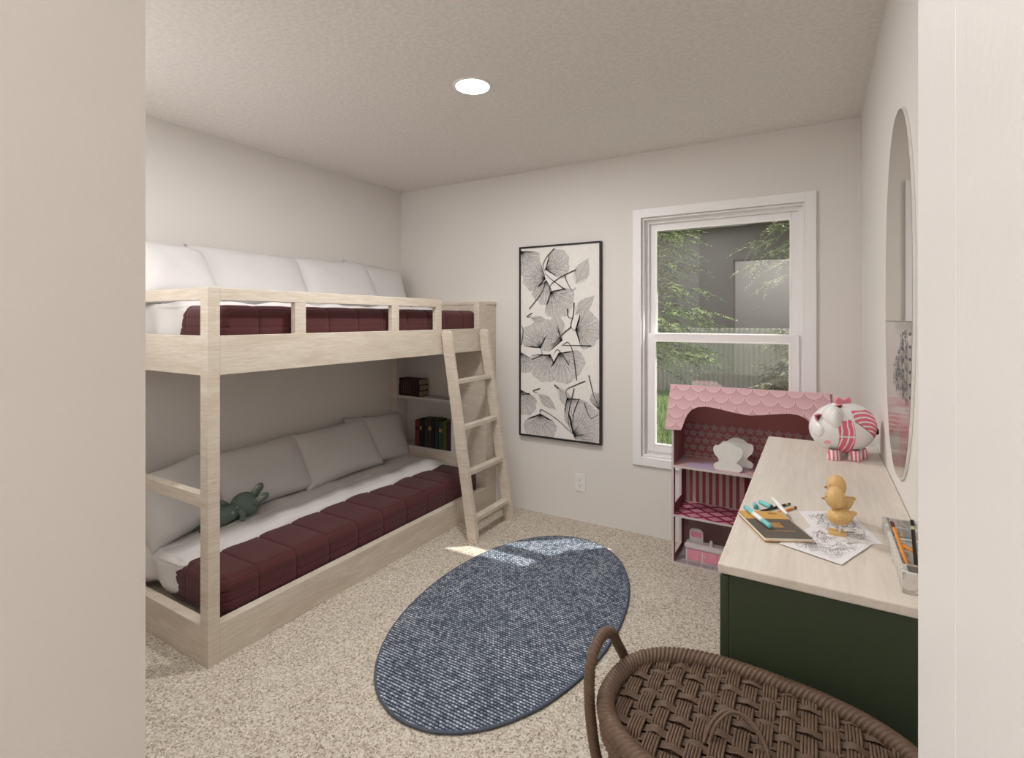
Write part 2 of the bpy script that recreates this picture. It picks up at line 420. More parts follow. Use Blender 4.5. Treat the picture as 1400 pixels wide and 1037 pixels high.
# quilt and white bedding: rounded boxes with seams
def bedding(zb, zt, up_):
    org = (-2.5, 2.15, zb)
    def rbox(x0, x1, y0, y1, z0, z1, r, n, disp):
        nx, ny, nz = n
        mb = MB()
        def mp(p):
            lo = Vector((x0+r, y0+r, z0+r)); hi = Vector((x1-r, y1-r, z1-r)); p = Vector(p)
            c = Vector([min(max(p[i], lo[i]), hi[i]) for i in range(3)])
            d = p-c
            if d.length > 1e-9:
                # cube to rounded surface
                q = c+d.normalized()*r; nrm = d.normalized()
            else: q = p; nrm = Vector((0, 0, 1))
            return tuple(q+nrm*disp(q, nrm))
        X = lambda u: x0+(x1-x0)*u; Y = lambda v: y0+(y1-y0)*v; Z = lambda w_: z0+(z1-z0)*w_
        mb.grid(lambda u, v: mp((X(u), Y(v), z1)), nx, ny); mb.grid(lambda u, v: mp((X(u), Y(v), z0)), nx, ny)
        mb.grid(lambda u, v: mp((x1, Y(u), Z(v))), ny, nz); mb.grid(lambda u, v: mp((x0, Y(u), Z(v))), ny, nz)
        mb.grid(lambda u, v: mp((X(u), y0, Z(v))), nx, nz); mb.grid(lambda u, v: mp((X(u), y1, Z(v))), nx, nz)
        return mb
    def qd(q, n):
        s = ((q.y-1.20)/.19) % 1; d = min(s, 1-s)*.19
        a = -.006*math.exp(-(d/.0045)**2)+.0035*(1-abs(2*s-1)**4)
        if n.x > .3:
            k = ((zt-.055-q.z)/.042) % 1; dz = min(k, 1-k)*.042
            a += (-.003*math.exp(-(dz/.003)**2))*min(1, (n.x-.3)*3)
        if n.y < -.3:
            k = ((zt-.055-q.z)/.042) % 1; dz = min(k, 1-k)*.042
            a += (-.0022*math.exp(-(dz/.004)**2))
            s = ((q.x+.1)/.19) % 1; d = min(s, 1-s)*.19; a += -.003*math.exp(-(d/.006)**2)
        return a
    mb = rbox(-2.55, -2.112, 1.222, 3.100, zb, zt-.004, .048, (50, 460, 46), qd)
    nm = 'top bunk' if up_ else 'bottom bunk'
    q = mb.build('quilt', M_quilt, smooth=True, loc=org, merge=True)
    tag(q, 'maroon box stitched quilt tucked on the %s' % nm, 'quilt')
    def sd(q, n):
        a = .004*math.sin(q.y*17+q.x*9)+.004*math.sin(q.y*31-q.z*20+q.x*14)+.003*math.sin(q.y*7+q.x*30)
        if n.y < -.3: a += .008*math.sin(q.x*30+q.z*12)
        if n.z > .5: a += -.006*math.exp(-((q.x+2.615-.012*math.sin(q.y*4))/.008)**2)
        if n.z > .5 and q.x > -2.62: a += .010*max(0, 1-abs(q.x+2.50)/.12)
        return a
    mb = rbox(-2.98, -2.415, 1.206, 3.112, zb+.03, zt+.014, .045, (60, 240, 30), sd)
    # wavy fold line beside the quilt
    for i, p in enumerate(mb.v):
        if p[0] > -2.52:
            k = (p[0]+2.52)/.12
            mb.v[i] = (p[0]+k*(.014*math.sin(p[1]*5.1)+.008*math.sin(p[1]*13+1)+(.05*max(0, (1.3-p[1])/.1))+(.05*max(0, p[1]-2.8)/.3)), p[1], p[2])
    w_ = mb.build('duvet', M_sheet, smooth=True, loc=org, merge=True)
    tag(w_, 'white duvet folded back along the wall side of the %s' % nm, 'duvet')
bedding(.105, .288, False)
bedding(1.21, 1.436, True)

# pillows
def pillow_mesh(w, h, t, seed):
    rnd = random.Random(seed); ph = [rnd.uniform(0, 6) for _ in range(4)]
    mb = MB()
    for s in (-1, 1):
        def f(u, v):
            a, b = 2*u-1, 2*v-1
            x = a*w/2*(1-.07*(1-b*b)); y_ = b*h/2*(1-.09*(1-a*a))
            e = max(0, (1-a**4)*(1-b**4))**.55
            z = s*t/2*e*(1+.05*math.sin(3*a+ph[0])*math.sin(3*b+ph[1]))+.0015*math.sin(9*a+ph[2])*math.sin(7*b+ph[3])*e
            return (x, y_, z)
        mb.grid(f, 48, 36)
    return mb
def pillow(bot, top, yc, w, t, label, group, seed, yaw=0, roll=0):
    """bot, top: (x, z) of the lower and upper edge; the pillow leans between them"""
    b = Vector((bot[0], yc, bot[1])); tp = Vector((top[0], yc, top[1])); hv = tp-b; h = hv.length
    ey = hv.normalized(); ex = Vector((0, 1, 0)); ez = ex.cross(ey)
    R = Matrix((ex, ey, ez)).transposed().to_4x4()
    R = Matrix.Rotation(yaw, 4, 'Z') @ R @ Matrix.Rotation(roll, 4, 'Z')
    o = pillow_mesh(w, h, t, seed).build('pillow', M_pillow, smooth=True, merge=True)
    o.matrix_world = Matrix.Translation((b+tp)/2) @ R
    tag(o, label, 'pillow', group)
for zt, nm, gp in ((.30, 'bottom bunk', 'pillows on the bottom bunk'), (1.448, 'top bunk', 'pillows on the top bunk')):
    u = zt > 1
    pillow((-2.80, zt-.01), (-2.945, zt+.34), 2.87, .58, .13, 'white pillow at the bookcase end of the %s, behind its neighbour' % nm, gp, 4, roll=-.07)
    pillow((-2.735, zt), (-2.93, zt+.335), 2.45, .68, .15, 'white pillow second from the bookcase on the %s, overlapping the end one' % nm, gp, 3, roll=.03)
    pillow((-2.735, zt), (-2.93, zt+.325), 1.84, .70, .16, 'wide white pillow third from the bookcase on the %s' % nm, gp, 2, roll=.03 if not u else -.02)
    pillow((-2.68, zt), (-2.88, zt+.325 if not u else zt+.30), 1.385 if not u else 1.36, .42, .18, 'white pillow at the open near end of the %s' % nm, gp, 1, yaw=.12, roll=.10 if not u else -.03)

# ------------------------------------------------------------------ ladder
ld = thing('bunk_ladder', (-1.81, 2.82, 0), 'slanted oak ladder leaning against the top bunk', 'ladder')
def stile(y0):
    zt = 1.30; pf = [(-1.842, 0), (-1.775, 0)]
    k = -.212/1.30
    pf += [(-1.775+k*1.27, 1.27)]
    cx, cz = -1.8085+k*1.275, 1.277
    for i in range(9):
        a = i/8*PI; pf.append((cx+.0325*math.cos(a), cz+.028*math.sin(a)))
    pf += [(-1.842+k*1.27, 1.27)]
    return MB().prism(pf, lambda x, z: (x, y0, z), lambda x, z: (x, y0+.032, z))
stile(2.592).build('stile', W2, ld, bev=.0015); stile(3.020).build('stile', W2, ld, bev=.0015)
for z in (.976, .69, .412, .131):
    xf = -1.775-.212*z/1.3; 
    MB().box(xf-.058, 2.624, z-.013, xf-.008, 3.020, z+.012).build('rung', W1, ld, bev=.0015)

# ------------------------------------------------------------------ books
def book(x, y, z, w, d, h, col, label, group, rotm=None, band=None, flat=False):
    """upright book: width w along X, depth d along Y, spine towards -Y"""
    b = thing('book', (x, y, z), label, 'book', group)
    mc = mat('book_cloth', tuple(c_*.78 for c_ in col), .7)
    cv = MB().box(x, y, z, x+w, y+.003, z+h).box(x, y, z, x+.002, y+d, z+h).box(x+w-.002, y, z, x+w, y+d, z+h)
    cv.build('cover', mc, b)
    MB().box(x+.002, y+.003, z+.003, x+w-.002, y+d-.004, z+h-.004).build('pages', M_pages, b)
    if band:
        MB().box(x+.002, y-.0006, z+h*.62, x+w-.002, y, z+h*.74).build('title_band', band, b)
    return b
M_pages = mat('book_pages', (150, 132, 110), .9)
M_gold = mat('worn_gilt', (150, 122, 70), .5)
M_bandd = mat('dark_title_band', (40, 20, 16), .7)
cols = [((142, 48, 34), .205, 'rust red'), ((40, 42, 32), .215, 'dark olive'), ((30, 18, 18), .222, 'near black'), ((40, 66, 64), .224, 'blue green'),
        ((82, 48, 34), .222, 'brown'), ((26, 22, 22), .228, 'black'), ((34, 62, 54), .226, 'bottle green'), ((52, 84, 44), .215, 'leaf green'),
        ((88, 92, 46), .222, 'olive yellow'), ((62, 24, 28), .224, 'dark wine')]
wd = [.046, .026, .024, .034, .036, .034, .036, .038, .044, .036]
x = -2.735
neigh = ['first in the row at its open end', 'beside the rust red one', 'with thin spine beside the dark olive one', 'between a near black and a brown one', 'beside the blue green one',
         'between a brown and a bottle green one', 'between a black and a leaf green one', 'beside the olive yellow one', 'between a leaf green and a dark wine one', 'last in the row beside the ladder']
for i, ((c, h, nm), w_) in enumerate(zip(cols, wd)):
    book(x, 3.128, .3722, w_-.001, .105, h, c, '%s upright book %s' % (nm, neigh[i]), 'upright books on the lower bookcase shelf', band=[M_bandd, M_gold, None][i % 3])
    x += w_
# three flat books lying on the shelf above
for i, nm in enumerate(('bottom book of the dark brown stack on the middle shelf', 'middle book of the dark brown stack', 'topmost dark brown book of the stack on the shelf')):
    z = .7602+i*.046; rz = Matrix.Translation((-2.795, 3.185, z)) @ Matrix.Rotation(-.10+[0, .03, -.02][i], 4, 'Z')
    b = thing('book', (-2.795, 3.185, z), nm, 'book', 'dark books lying flat on the upper shelf')
    mc = mat('dark_leather', (48, 28, 24), .6)
    mb = MB().box(-.115, -.055, 0, .115, .05, .004).box(-.115, -.055, .041, .115, .05, .045).box(-.115, -.055, 0, .095, -.051, .045)
    mb = MB().box(-.12, -.052, 0, .115, .045, .004, rz).box(-.12, -.052, .041, .115, .045, .045, rz).box(-.12, -.052, 0, .112, -.048, .045, rz)
    mb.build('cover', mc, b)
    MB().box(-.117, -.046, .004, .110, .042, .041, rz).build('pages', M_pages, b)
    w = MB()
    for k in range(5): w.box(-.09+k*.022, -.0528, .004 if i else .02, -.086+k*.022, -.0518, .041 if i < 2 else .022, rz)
    w.build('spine_marks', mat('faded_lettering', (120, 108, 96), .6), b)

# ------------------------------------------------------------------ rug
def rugpt(t):
    c, s = math.cos(t), math.sin(t); n = 2/2.08
    x_, y_ = .474*math.copysign(abs(c)**n, c), .826*math.copysign(abs(s)**n, s)
    a = .045; return (-1.222+x_*math.cos(a)-y_*math.sin(a), 2.145+x_*math.sin(a)+y_*math.cos(a))
rug = thing('oval_rug', (-1.222, 2.145, 0), 'oval navy and grey woven rug lying on the carpet', 'rug')
pl = [rugpt(i/160*2*PI) for i in range(160)]
MB().prism(pl, lambda x, y: (x, y, .001), lambda x, y: (x, y, .012)).build('rug_field', M_rug, rug, bev=.002)
M_rugd = mat('navy_binding', (84, 92, 106), .95)
MB().tube([(x, y, .008) for x, y in pl], .0055, 8, closed=True, mod=lambda L, a: 1+.12*math.sin(L*700+a)).build('bound_edge', M_rugd, rug, smooth=True)

# ------------------------------------------------------------------ wall art
AX0, AX1, AZ0, AZ1 = -1.84, -1.219, .54, 1.892
art = thing('framed_artwork', ((AX0+AX1)/2, YF, AZ0), 'tall black framed print of skeleton leaves on the far wall', 'wall art')
MB().box(AX0+.008, YF-.022, AZ0+.008, AX1-.008, YF-.001, AZ1-.008).build('canvas', M_canvas, art)
w = MB(); ringbox(w, AX0, AZ0, AX1, AZ1, .011, YF-.032, YF-.001); w.build('frame', M_frame, art, bev=.001)
yc = YF-.0226
def A(u, v): return (AX0+(AX1-AX0)*u, AZ1-(AZ1-AZ0)*v)       # fractions of the picture
def ribbon(mb, pts, wd, y):
    n = len(pts)
    L, R = [], []
    for i in range(n):
        a = Vector(pts[max(i-1, 0)]); b = Vector(pts[min(i+1, n-1)]); d = (b-a)
        if d.length < 1e-9: d = Vector((1, 0))
        d.normalize(); nn = Vector((-d.y, d.x))*(wd(i/(n-1)) if callable(wd) else wd)*.5
        L.append((pts[i][0]+nn.x, y, pts[i][1]+nn.y)); R.append((pts[i][0]-nn.x, y, pts[i][1]-nn.y))
    mb.add(L+R, [(i, i+1, n+i+1, n+i) for i in range(n-1)])
def inb(p): return AX0+.011 < p[0] < AX1-.011 and AZ0+.011 < p[1] < AZ1-.011
veins = MB(); stems = MB(); wash = MB(); lay = 0
rng = random.Random(3)
def leaf(bx_, by_, ang, spread, L, narrow=1.0):
    """fan leaf: base point in picture fractions, direction in degrees (0 = right, 90 = up)"""
    global lay
    lay += 1; yv = yc-.00012*lay; x0, z0 = A(bx_, by_); a0 = math.radians(ang); sp = math.radians(spread)
    if spread < 50:
        W = L*(.10+.0045*spread); ca, sa = math.cos(a0), math.sin(a0)
        def Q(k, t): 
            l = k*W*math.sin(PI*t**.75)*(1+.06*math.sin(t*40)); return (x0+ca*L*t-sa*l, z0+sa*L*t+ca*l)
        poly = [Q(1, t/20) for t in range(21)]+[Q(-1, t/20) for t in range(20, -1, -1)]
        cl = lambda p: (min(max(p[0], AX0+.012), AX1-.012), min(max(p[1], AZ0+.012), AZ1-.012))
        for t in range(20): 
            wash.add([(*((cl(q)[0], yv+.00005, cl(q)[1])),) for q in (Q(1, t/20), Q(1, (t+1)/20), Q(-1, (t+1)/20), Q(-1, t/20))], [(0, 1, 2, 3)])
        ribbon(veins, [p for p in (Q(0, t/12) for t in range(13)) if inb(p)], .0018, yv)
        for i in range(46):
            t0 = i/46*.9; k = 1 if i % 2 else -1; pts = [Q(k*u_, t0+(.98-t0)*u_*.42) for u_ in (0, .25, .5, .75, 1)]
            pts = [p for p in pts if inb(p)]
            if len(pts) > 2: ribbon(veins, pts, .0009, yv)
        return
    edge = lambda k: L*(1-.40*abs(k)**3+.03*math.sin(k*7+bx_*20)+.022*math.sin(k*17+by_*9)+.012*math.sin(k*41))
    sp *= 1.18
    n = int(20*max(.4, spread/110)*(L/.2)**.5)+6
    def P(k, r, wob=0): a = a0+sp*.5*k*(.62+.38*min(1, r/L*1.3)); return (x0+math.cos(a+wob)*r, z0+math.sin(a+wob)*r)
    poly = [(x0, z0)]+[P(-1, edge(-1)*t/6) for t in range(1, 6)]+[P(k/30*2-1, edge(k/30*2-1)) for k in range(31)]+[P(1, edge(1)*t/6) for t in range(5, 0, -1)]
    poly = [(min(max(p[0], AX0+.012), AX1-.012), min(max(p[1], AZ0+.012), AZ1-.012)) for p in poly]
    wash.add([(p[0], yv+.00005, p[1]) for p in poly], [(0, i, i+1) for i in range(1, len(poly)-1)])
    for i in range(n):
        k = (i+.5)/n*2-1+rng.uniform(-.02, .02); R = edge(k); ph = rng.uniform(0, 6)
        pts = [P(k, R*t, .018*math.sin(t*7+ph)) for t in [j/12 for j in range(13)]]
        pts = [p for p in pts if inb(p)]
        if len(pts) > 2: ribbon(veins, pts, lambda t: .0019*(1-t*.7), yv)
        for t0 in [.40+.04*q for q in range(15)]:
            for sgn in (-1, 1):
                if rng.random() < .25: continue
                k2 = k+sgn*(.9/n+rng.uniform(0, .5/n))
                if abs(k2) > 1: continue
                t1 = min(1, t0+rng.uniform(.02, .07))
                pa, pb = P(k, R*t0, .018*math.sin(t0*7+ph)), P(k2, edge(k2)*t1)
                if inb(pa) and inb(pb): ribbon(veins, [pa, pb], .0008, yv)
    pts = [p for p in poly[9:-8] if inb(p)]
    if len(pts) > 2: ribbon(veins, pts, .0007, yv)
def stem(pts, w0=.006):
    global lay
    P = [Vector(A(*p)) for p in pts]; out = []
    if len(P) == 2: out = [P[0]+(P[1]-P[0])*t/6 for t in range(7)]
    else:
        for i in range(len(P)-1):
            p0, p1, p2, p3 = P[max(i-1, 0)], P[i], P[i+1], P[min(i+2, len(P)-1)]
            for t in [j/8 for j in range(8)]:
                out.append(.5*((2*p1)+(-p0+p2)*t+(2*p0-5*p1+4*p2-p3)*t*t+(-p0+3*p1-3*p2+p3)*t**3))
        out.append(P[-1])
    out = [tuple(p) for p in out if inb(p)]
    ribbon(stems, out, lambda t: w0*(.45+.75*t), yc-.0050)
# picture fractions read off the photograph
leaf(.02, .02, -60, 100, .19); leaf(.34, .175, 165, 105, .18); leaf(.35, .18, 255, 80, .17); leaf(.33, .125, 20, 95, .19)
leaf(.40, .24, -50, 110, .20); leaf(.71, .205, 62, 44, .19); leaf(.70, .36, 42, 30, .19); leaf(.70, .435, 0, 130, .18)
leaf(.15, .375, -18, 22, .17); leaf(.55, .47, 115, 36, .19); leaf(.55, .49, 165, 100, .20); leaf(.28, .535, 120, 105, .19)
leaf(.02, .56, -70, 80, .15); leaf(.40, .565, 240, 105, .20); leaf(.50, .555, -55, 120, .21); leaf(.02, .76, -70, 90, .18)
leaf(.25, .775, -35, 26, .17); leaf(.27, .875, 270, 125, .19); leaf(.50, .73, -55, 24, .20); leaf(.60, .78, -52, 90, .20)
leaf(.67, .96, 40, 115, .24); leaf(.68, .965, -35, 80, .16); leaf(.99, .83, 110, 60, .12)
for s in (((.34, .14), (.31, .10), (.36, .06), (.45, .02)), ((.33, .145), (.42, .18), (.59, .235)), ((.40, .25), (.40, .21), (.52, .17), (.71, .135)),
          ((.33, .19), (.30, .24), (.13, .33)), ((.71, .225), (.66, .235), (.60, .19), (.58, .16)), ((.68, .38), (.62, .37), (.61, .33)),
          ((.72, .445), (.65, .42), (.68, .36), (.69, .30)), ((.16, .37), (.10, .37), (.17, .35)), ((.01, .41), (.05, .44), (.03, .52)),
          ((.28, .54), (.29, .57), (.16, .595)), ((.44, .515), (.55, .46), (.66, .42)), ((.54, .52), (.62, .50), (.68, .56), (.72, .69)),
          ((.54, .515), (.7, .515), (.89, .515)), ((.45, .56), (.50, .54), (.63, .615)), ((.25, .77), (.18, .76), (.27, .745)), ((.50, .73), (.45, .72), (.50, .74)),
          ((.02, .785), (.14, .775)), ((.60, .78), (.60, .74), (.70, .715), (.82, .69)), ((.67, .96), (.50, .90), (.30, .855), (.27, .87)),
          ((.66, .955), (.62, .88), (.69, .73)), ((.66, .93), (.69, .85), (.75, .78)), ((.97, .85), (.88, .87), (.81, .80)), ((.985, .82), (.92, .76), (.86, .66))):
    stem(s)
wash.build('leaf_tint', mat('pale_grey_wash', (214, 211, 208), .9), art)
veins.build('leaf_veins', M_inkg, art); stems.build('leaf_stems', M_ink, art)

# ------------------------------------------------------------------ outlet
ol = thing('wall_outlet', (-1.376, YF, .203), 'white double power outlet low on the far wall', 'outlet')
MB().box(-1.415, YF-.006, .203, -1.337, YF-.0005, .322).build('cover_plate', M_white, ol, bev=.0025)
M_slot = mat('grey_slot', (90, 86, 82), .6)
for zc_ in (.285, .243):
    w = MB(); w.box(-1.389, YF-.0068, zc_, -1.386, YF-.005, zc_+.009).box(-1.371, YF-.0068, zc_, -1.368, YF-.005, zc_+.008)
    w.lathe([(.0001, .0005), (.003, 0)], n=12, M=Matrix.Translation((-1.3785, YF-.0066, zc_-.009)) @ Matrix.Rotation(PI/2, 4, 'X'))
    w.build('socket', M_slot, ol)

# ------------------------------------------------------------------ doll house
dh = thing('doll_house', (-.32, 3.08, 0), 'pink three storey wooden doll house standing under the window', 'doll house')
HX0, HX1, HY0, HY1 = -.699, .040, 2.957, 3.222
M_dh = mat('pale_grey_board', (206, 196, 194), .5)
M_dhw = mat('rose_board', (150, 92, 98), .6)
def pat(fn, rough=.6): return mat('printed_paper', None, rough, fn)
def flowerfn(g):
    v = g.co(); x, y, z = g.xyz(v); u = x*(1/.048); w_ = z*(1/.042); r = w_.floor(); u = u+r.mod(2.0)*.5
    a, b = u.fract()-.5, w_.fract()-.5; rad = (a*a+b*b).pow(.5); th = b.atan2(a)
    pet = (th*5.0).sin()*.10+.36
    m_ = rad.lt(pet)*rad.gt(.08)
    return dict(color=g.mix(m_, (158, 94, 100), (164, 146, 142)))
def stripefn(g):
    x, y, z = g.xyz(g.co()); f = (x*(1/.037)).fract()
    return dict(color=g.mix(f.lt(.5), (186, 174, 168), (152, 72, 84)))
def trellisfn(g):
    x, y, z = g.xyz(g.co()); a = ((x*.75+y)*(1/.085)).fract(); b = ((x*.75-y)*(1/.085)).fract()
    return dict(color=g.mix(a.lt(.27).max(b.lt(.27)), (204, 142, 160), (136, 28, 62)))
def swirlfn(g):
    v = g.co(); n = g.vor(v, 26); return dict(color=g.mix((n*22.0).sin().gt(.55), (146, 114, 114), (168, 132, 130)))
def floortile(g):
    x, y, z = g.xyz(g.co()); a = (x*(1/.075)).fract(); b = (y*(1/.075)).fract()
    return dict(color=g.mix(a.lt(.05).max(b.lt(.06)), (150, 140, 142), (196, 188, 188)))
def sidefn(g):
    x, y, z = g.xyz(g.co()); a = ((y+z)*(1/.03)).fract(); b = ((y-z)*(1/.03)).fract()
    return dict(color=g.mix((a-.5).abs().lt(.3)*(b-.5).abs().lt(.3), (160, 96, 108), (146, 110, 116)))
th = .012
def yz(poly, x): return [(x, p[0], p[1]) for p in poly]
# side panels with window holes
for side, x0_ in (('l', HX0), ('r', HX1-th)):
    w = MB()
    holes = [(2.991, 3.153, .045, .255), (2.991, 3.153, .332, .539)] 
    ys = [HY0, 2.991, 3.153, HY1]
    w.box(x0_, ys[0], 0, x0_+th, ys[1], .755).box(x0_, ys[2], 0, x0_+th, ys[3], .755)
    w.box(x0_, ys[1], 0, x0_+th, ys[2], .045).box(x0_, ys[1], .255, x0_+th, ys[2], .332).box(x0_, ys[1], .539, x0_+th, ys[2], .755)
    w.build('side_wall', M_dh, dh)
    i = 1 if side == 'l' else -1; xi = x0_+th+.0006 if side == 'l' else x0_-.0006
    w = MB()
    for (a, b, c_, d_) in ((ys[0]+.004, ys[1], .012, .54), (ys[2], ys[3]-.01, .012, .54), (ys[1], ys[2], .012, .045), (ys[1], ys[2], .255, .332), ):
        w.box(xi-.0005, a, c_, xi+.0005, b, d_)
    w.build('wallpaper', M_dhw, dh)
    MB().box(xi-.0005, HY0+.004, .556, xi+.0005, HY1-.01, .755).build('wallpaper', pat(sidefn), dh)
MB().box(HX0, HY1-.008, 0, HX1, HY1, .765).build('rear_wall', M_dh, dh)
for (z0_, z1_, f) in ((.012, .265, swirlfn), (.28, .54, stripefn), (.556, .765, flowerfn)):
    MB().box(HX0+th, HY1-.0095, z0_, HX1-th, HY1-.0082, z1_).build('wallpaper', pat(f), dh)
for z_, f in ((0, floortile), (.265, trellisfn), (.541, lambda g: dict(color=g.mix(g.noise(g.co(), 7, 2).sstep(.45, .6), (214, 172, 160), (196, 176, 206))))):
    MB().box(HX0+th, HY0, z_, HX1-th, HY1-.01, z_+.011).build('floor_board', M_dh, dh)
    MB().box(HX0+th, HY0+.003, z_+.011, HX1-th, HY1-.01, z_+.0118).build('floor_covering', pat(f), dh)
MB().box(-.335, HY0+.02, .276, -.325, HY1-.01, .541).build('partition', M_dhw, dh)
def scalfn(g):
    x, y, z = g.xyz(g.co()); w_, h_ = .078, .052
    r0 = (z+.012)*(1/h_); r = r0.floor(); fy = r0.fract(); fx = ((x*(1/w_)+r.mod(2.0)*.5).fract()-.5).abs()
    q = ((fy*-1.0+.78)*(1/.78)).max(0.0)
    d = ((fx*2).pow(2.0)+q.pow(2.0)).pow(.5)
    c = g.mix(fy, (240, 202, 208), (224, 178, 186))
    c = g.mix(d.gt(1.0), c, (220, 172, 181))
    c = g.mix((d-.935).abs().lt(.04)*fy.lt(.78), c, (248, 224, 226))
    c = g.mix((d-1.0).abs().lt(.03), c, (200, 140, 150))
    return dict(color=c)
M_roof = mat('scalloped_pink_shingles', None, .45, scalfn, spec=.5)
arch = [(-.646, .757), (-.641, .764), (-.629, .801), (-.613, .843), (-.59, .873), (-.555, .893), (-.52, .898), (-.494, .898), (-.439, .891), (-.366, .878), (-.295, .871), (-.227, .880), (-.16, .892), (-.111, .898), (-.072, .894), (-.04, .879), (-.018, .856), (-.008, .81), (-.005, .757)]
pf = [(-.734, .757), (-.699, 1.008), (.060, 1.010), (.095, .757)]+arch[::-1]
pf = [(-.728, .753), (-.734, .760), (-.700, 1.006), (-.696, 1.009), (.055, 1.011), (.060, 1.007), (.095, .760), (.089, .753)]+arch[::-1]
MB().prism(pf, lambda x, z: (x, 2.945, z), lambda x, z: (x, 2.956, z)).build('roof_front', M_roof, dh)
# rear slope, gable ends
w = MB(); w.prism([(2.956, 1.006), (2.956, .992), (HY1-.004, .755), (HY1-.002, .770)], lambda y, z: (-.700, y, z), lambda y, z: (.062, y, z))
w.build('roof_slope', mat('inner_roof_rose', (178, 120, 120), .6), dh)
w = MB(); w.prism([(2.958, 1.0085), (2.958, 1.0065), (HY1-.002, .7715), (HY1, .7735)], lambda y, z: (-.712, y, z), lambda y, z: (.072, y, z)); w.build('roof_shingles', M_roof, dh)
for x0_ in (HX0, HX1-th):
    MB().prism([(2.958, .755), (2.958, .985), (HY1-.01, .757)], lambda y, z: (x0_, y, z), lambda y, z: (x0_+th, y, z)).build('gable', M_dh, dh)
# bear shaped cutout boards
def bear(x0_, y0_, z0_, w_, h_, label, nm):
    o = [(.12, 0), (.88, 0), (.97, .06), (.99, .16), (.93, .24), (.84, .27), (.80, .33), (.86, .42), (.96, .52), (1.0, .66), (.99, .78), (.93, .84), (.84, .84), (.76, .90), (.66, .965), (.5, 1.0), (.34, .975), (.24, .90), (.16, .84), (.07, .84), (.01, .78), (0, .66), (.05, .52), (.16, .42), (.2, .33), (.16, .27), (.07, .24), (.01, .16), (.03, .06)]
    r = tag(MB().prism([(x0_+a*w_, z0_+b*h_) for a, b in o], lambda x, z: (x, y0_, z), lambda x, z: (x, y0_+.010, z)).build('bear_cutout', M_white, loc=(x0_+w_/2, y0_, z0_), bev=.0012), label, 'toy', 'bear shaped boards in the doll house')
bear(-.482, 2.985, .5533, .150, .158, 'white bear shaped board at the front edge of the doll house top floor', 'a')
bear(-.455, 3.085, .5533, .165, .165, 'white bear shaped board standing behind another in the doll house', 'b')
# toy kitchen counter
kc = thing('toy_counter', (-.54, 3.05, .0122), 'white toy counter with pink doors on the doll house ground floor', 'toy furniture')
kz = .0122
M_pink = mat('pink_board', (228, 150, 172), .5); M_dwh = mat('white_toy_board', (214, 206, 206), .5)
MB().box(-.632, 3.008, kz, -.40, 3.075, kz+.076).build('cabinet_body', M_dwh, kc, bev=.001)
MB().box(-.638, 3.000, kz+.076, -.395, 3.080, kz+.092).build('counter_top', M_dwh, kc, bev=.001)
for a in (-.624, -.540, -.46):
    d_ = MB().box(a, 3.004, kz+.010, a+.074, 3.009, kz+.068).build('door', M_pink, kc)
    MB().ell((a+(.062 if a < -.6 else .012), 3.0015, kz+.04), (.004, .004, .004), nu=12, nv=8).build('knob', M_dwh, d_, smooth=True)
pf = [(-.622, kz+.092), (-.622, kz+.150), (-.610, kz+.165), (-.560, kz+.165), (-.548, kz+.150), (-.548, kz+.092)]
MB().prism(pf, lambda x, z: (x, 3.062, z), lambda x, z: (x, 3.070, z)).build('back_board', M_dwh, kc)
MB().box(-.614, 3.0605, kz+.118, -.556, 3.0625, kz+.148).build('back_board_panel', M_pink, kc)
MB().lathe([(.009, 0), (.009, .026), (.006, .032), (.0001, .033)], (-.50, 3.04, kz+.092), 16).build('tap', M_dwh, kc, smooth=True)

# ------------------------------------------------------------------ desk
DZT = .88; DXF, DY0, DY1 = -.171, 1.112, 2.428
dk = thing('green_desk', (0, 1.77, 0), 'dark green cabinet desk with pale wood top along the right wall', 'desk')
w = MB().box(DXF, DY0, DZT-.020, XR-.001, DY1, DZT); w.build('desk_top', M_desk, dk, bev=.0035, seg=3)
w = MB().box(DXF+.020, DY0+.008, .0, XR-.002, DY1-.008, DZT-.0205); w.build('carcass', M_green, dk, bev=.001)
n = 3; L = (DY1-DY0-.02)/n
for j in range(2):
    for i in range(n):
        a = DY0+.008+i*L
        d_ = MB().box(DXF+.003, a+.002, .06+j*.40, DXF+.019, a+L-.003, .06+j*.40+.392).build('drawer', M_green, dk, bev=.001)
        MB().tube([(DXF+.003, a+L*.35, .36+j*.40), (DXF-.012, a+L*.36, .36+j*.40), (DXF-.012, a+L*.64, .36+j*.40), (DXF+.003, a+L*.65, .36+j*.40)], .004, 8).build('handle', M_black, d_, smooth=True)

# ------------------------------------------------------------------ mirror
mr = thing('oval_mirror', (XR, 1.80, 1.445), 'tall oval frameless mirror with fluted lower half on the right wall', 'mirror')
mc_, ma, mb_ = (1.80, 1.445), .270, .510
def mo(t): 
    c, s = math.cos(t), math.sin(t); e = 2/2.25
    return (mc_[0]+ma*math.copysign(abs(c)**e, c), mc_[1]+mb_*math.copysign(abs(s)**e, s))
full = [mo(i/120*2*PI) for i in range(120)]
MB().prism([(mc_[0]+(p[0]-mc_[0])*1.012, mc_[1]+(p[1]-mc_[1])*1.008) for p in full], lambda y, z: (XR-.0005, y, z), lambda y, z: (XR-.007, y, z)).build('backing', M_white, mr)
M_mir = mat('mirror_silver', (226, 222, 216), .0, metal=1)
zs = 1.370
ec = mb_*0+ma*(1-(abs(zs-mc_[1])/mb_)**2.25)**(1/2.25); a0 = [p for p in full if p[1] >= zs]+[(mc_[0]+ec, zs), (mc_[0]-ec, zs)]; a0 = sorted(a0, key=lambda p: math.atan2(p[1]-zs-.02, p[0]-mc_[0]))
MB().add([(XR-.0075, *p) for p in a0], [tuple(range(len(a0)))]).build('upper_glass', M_mir, mr)
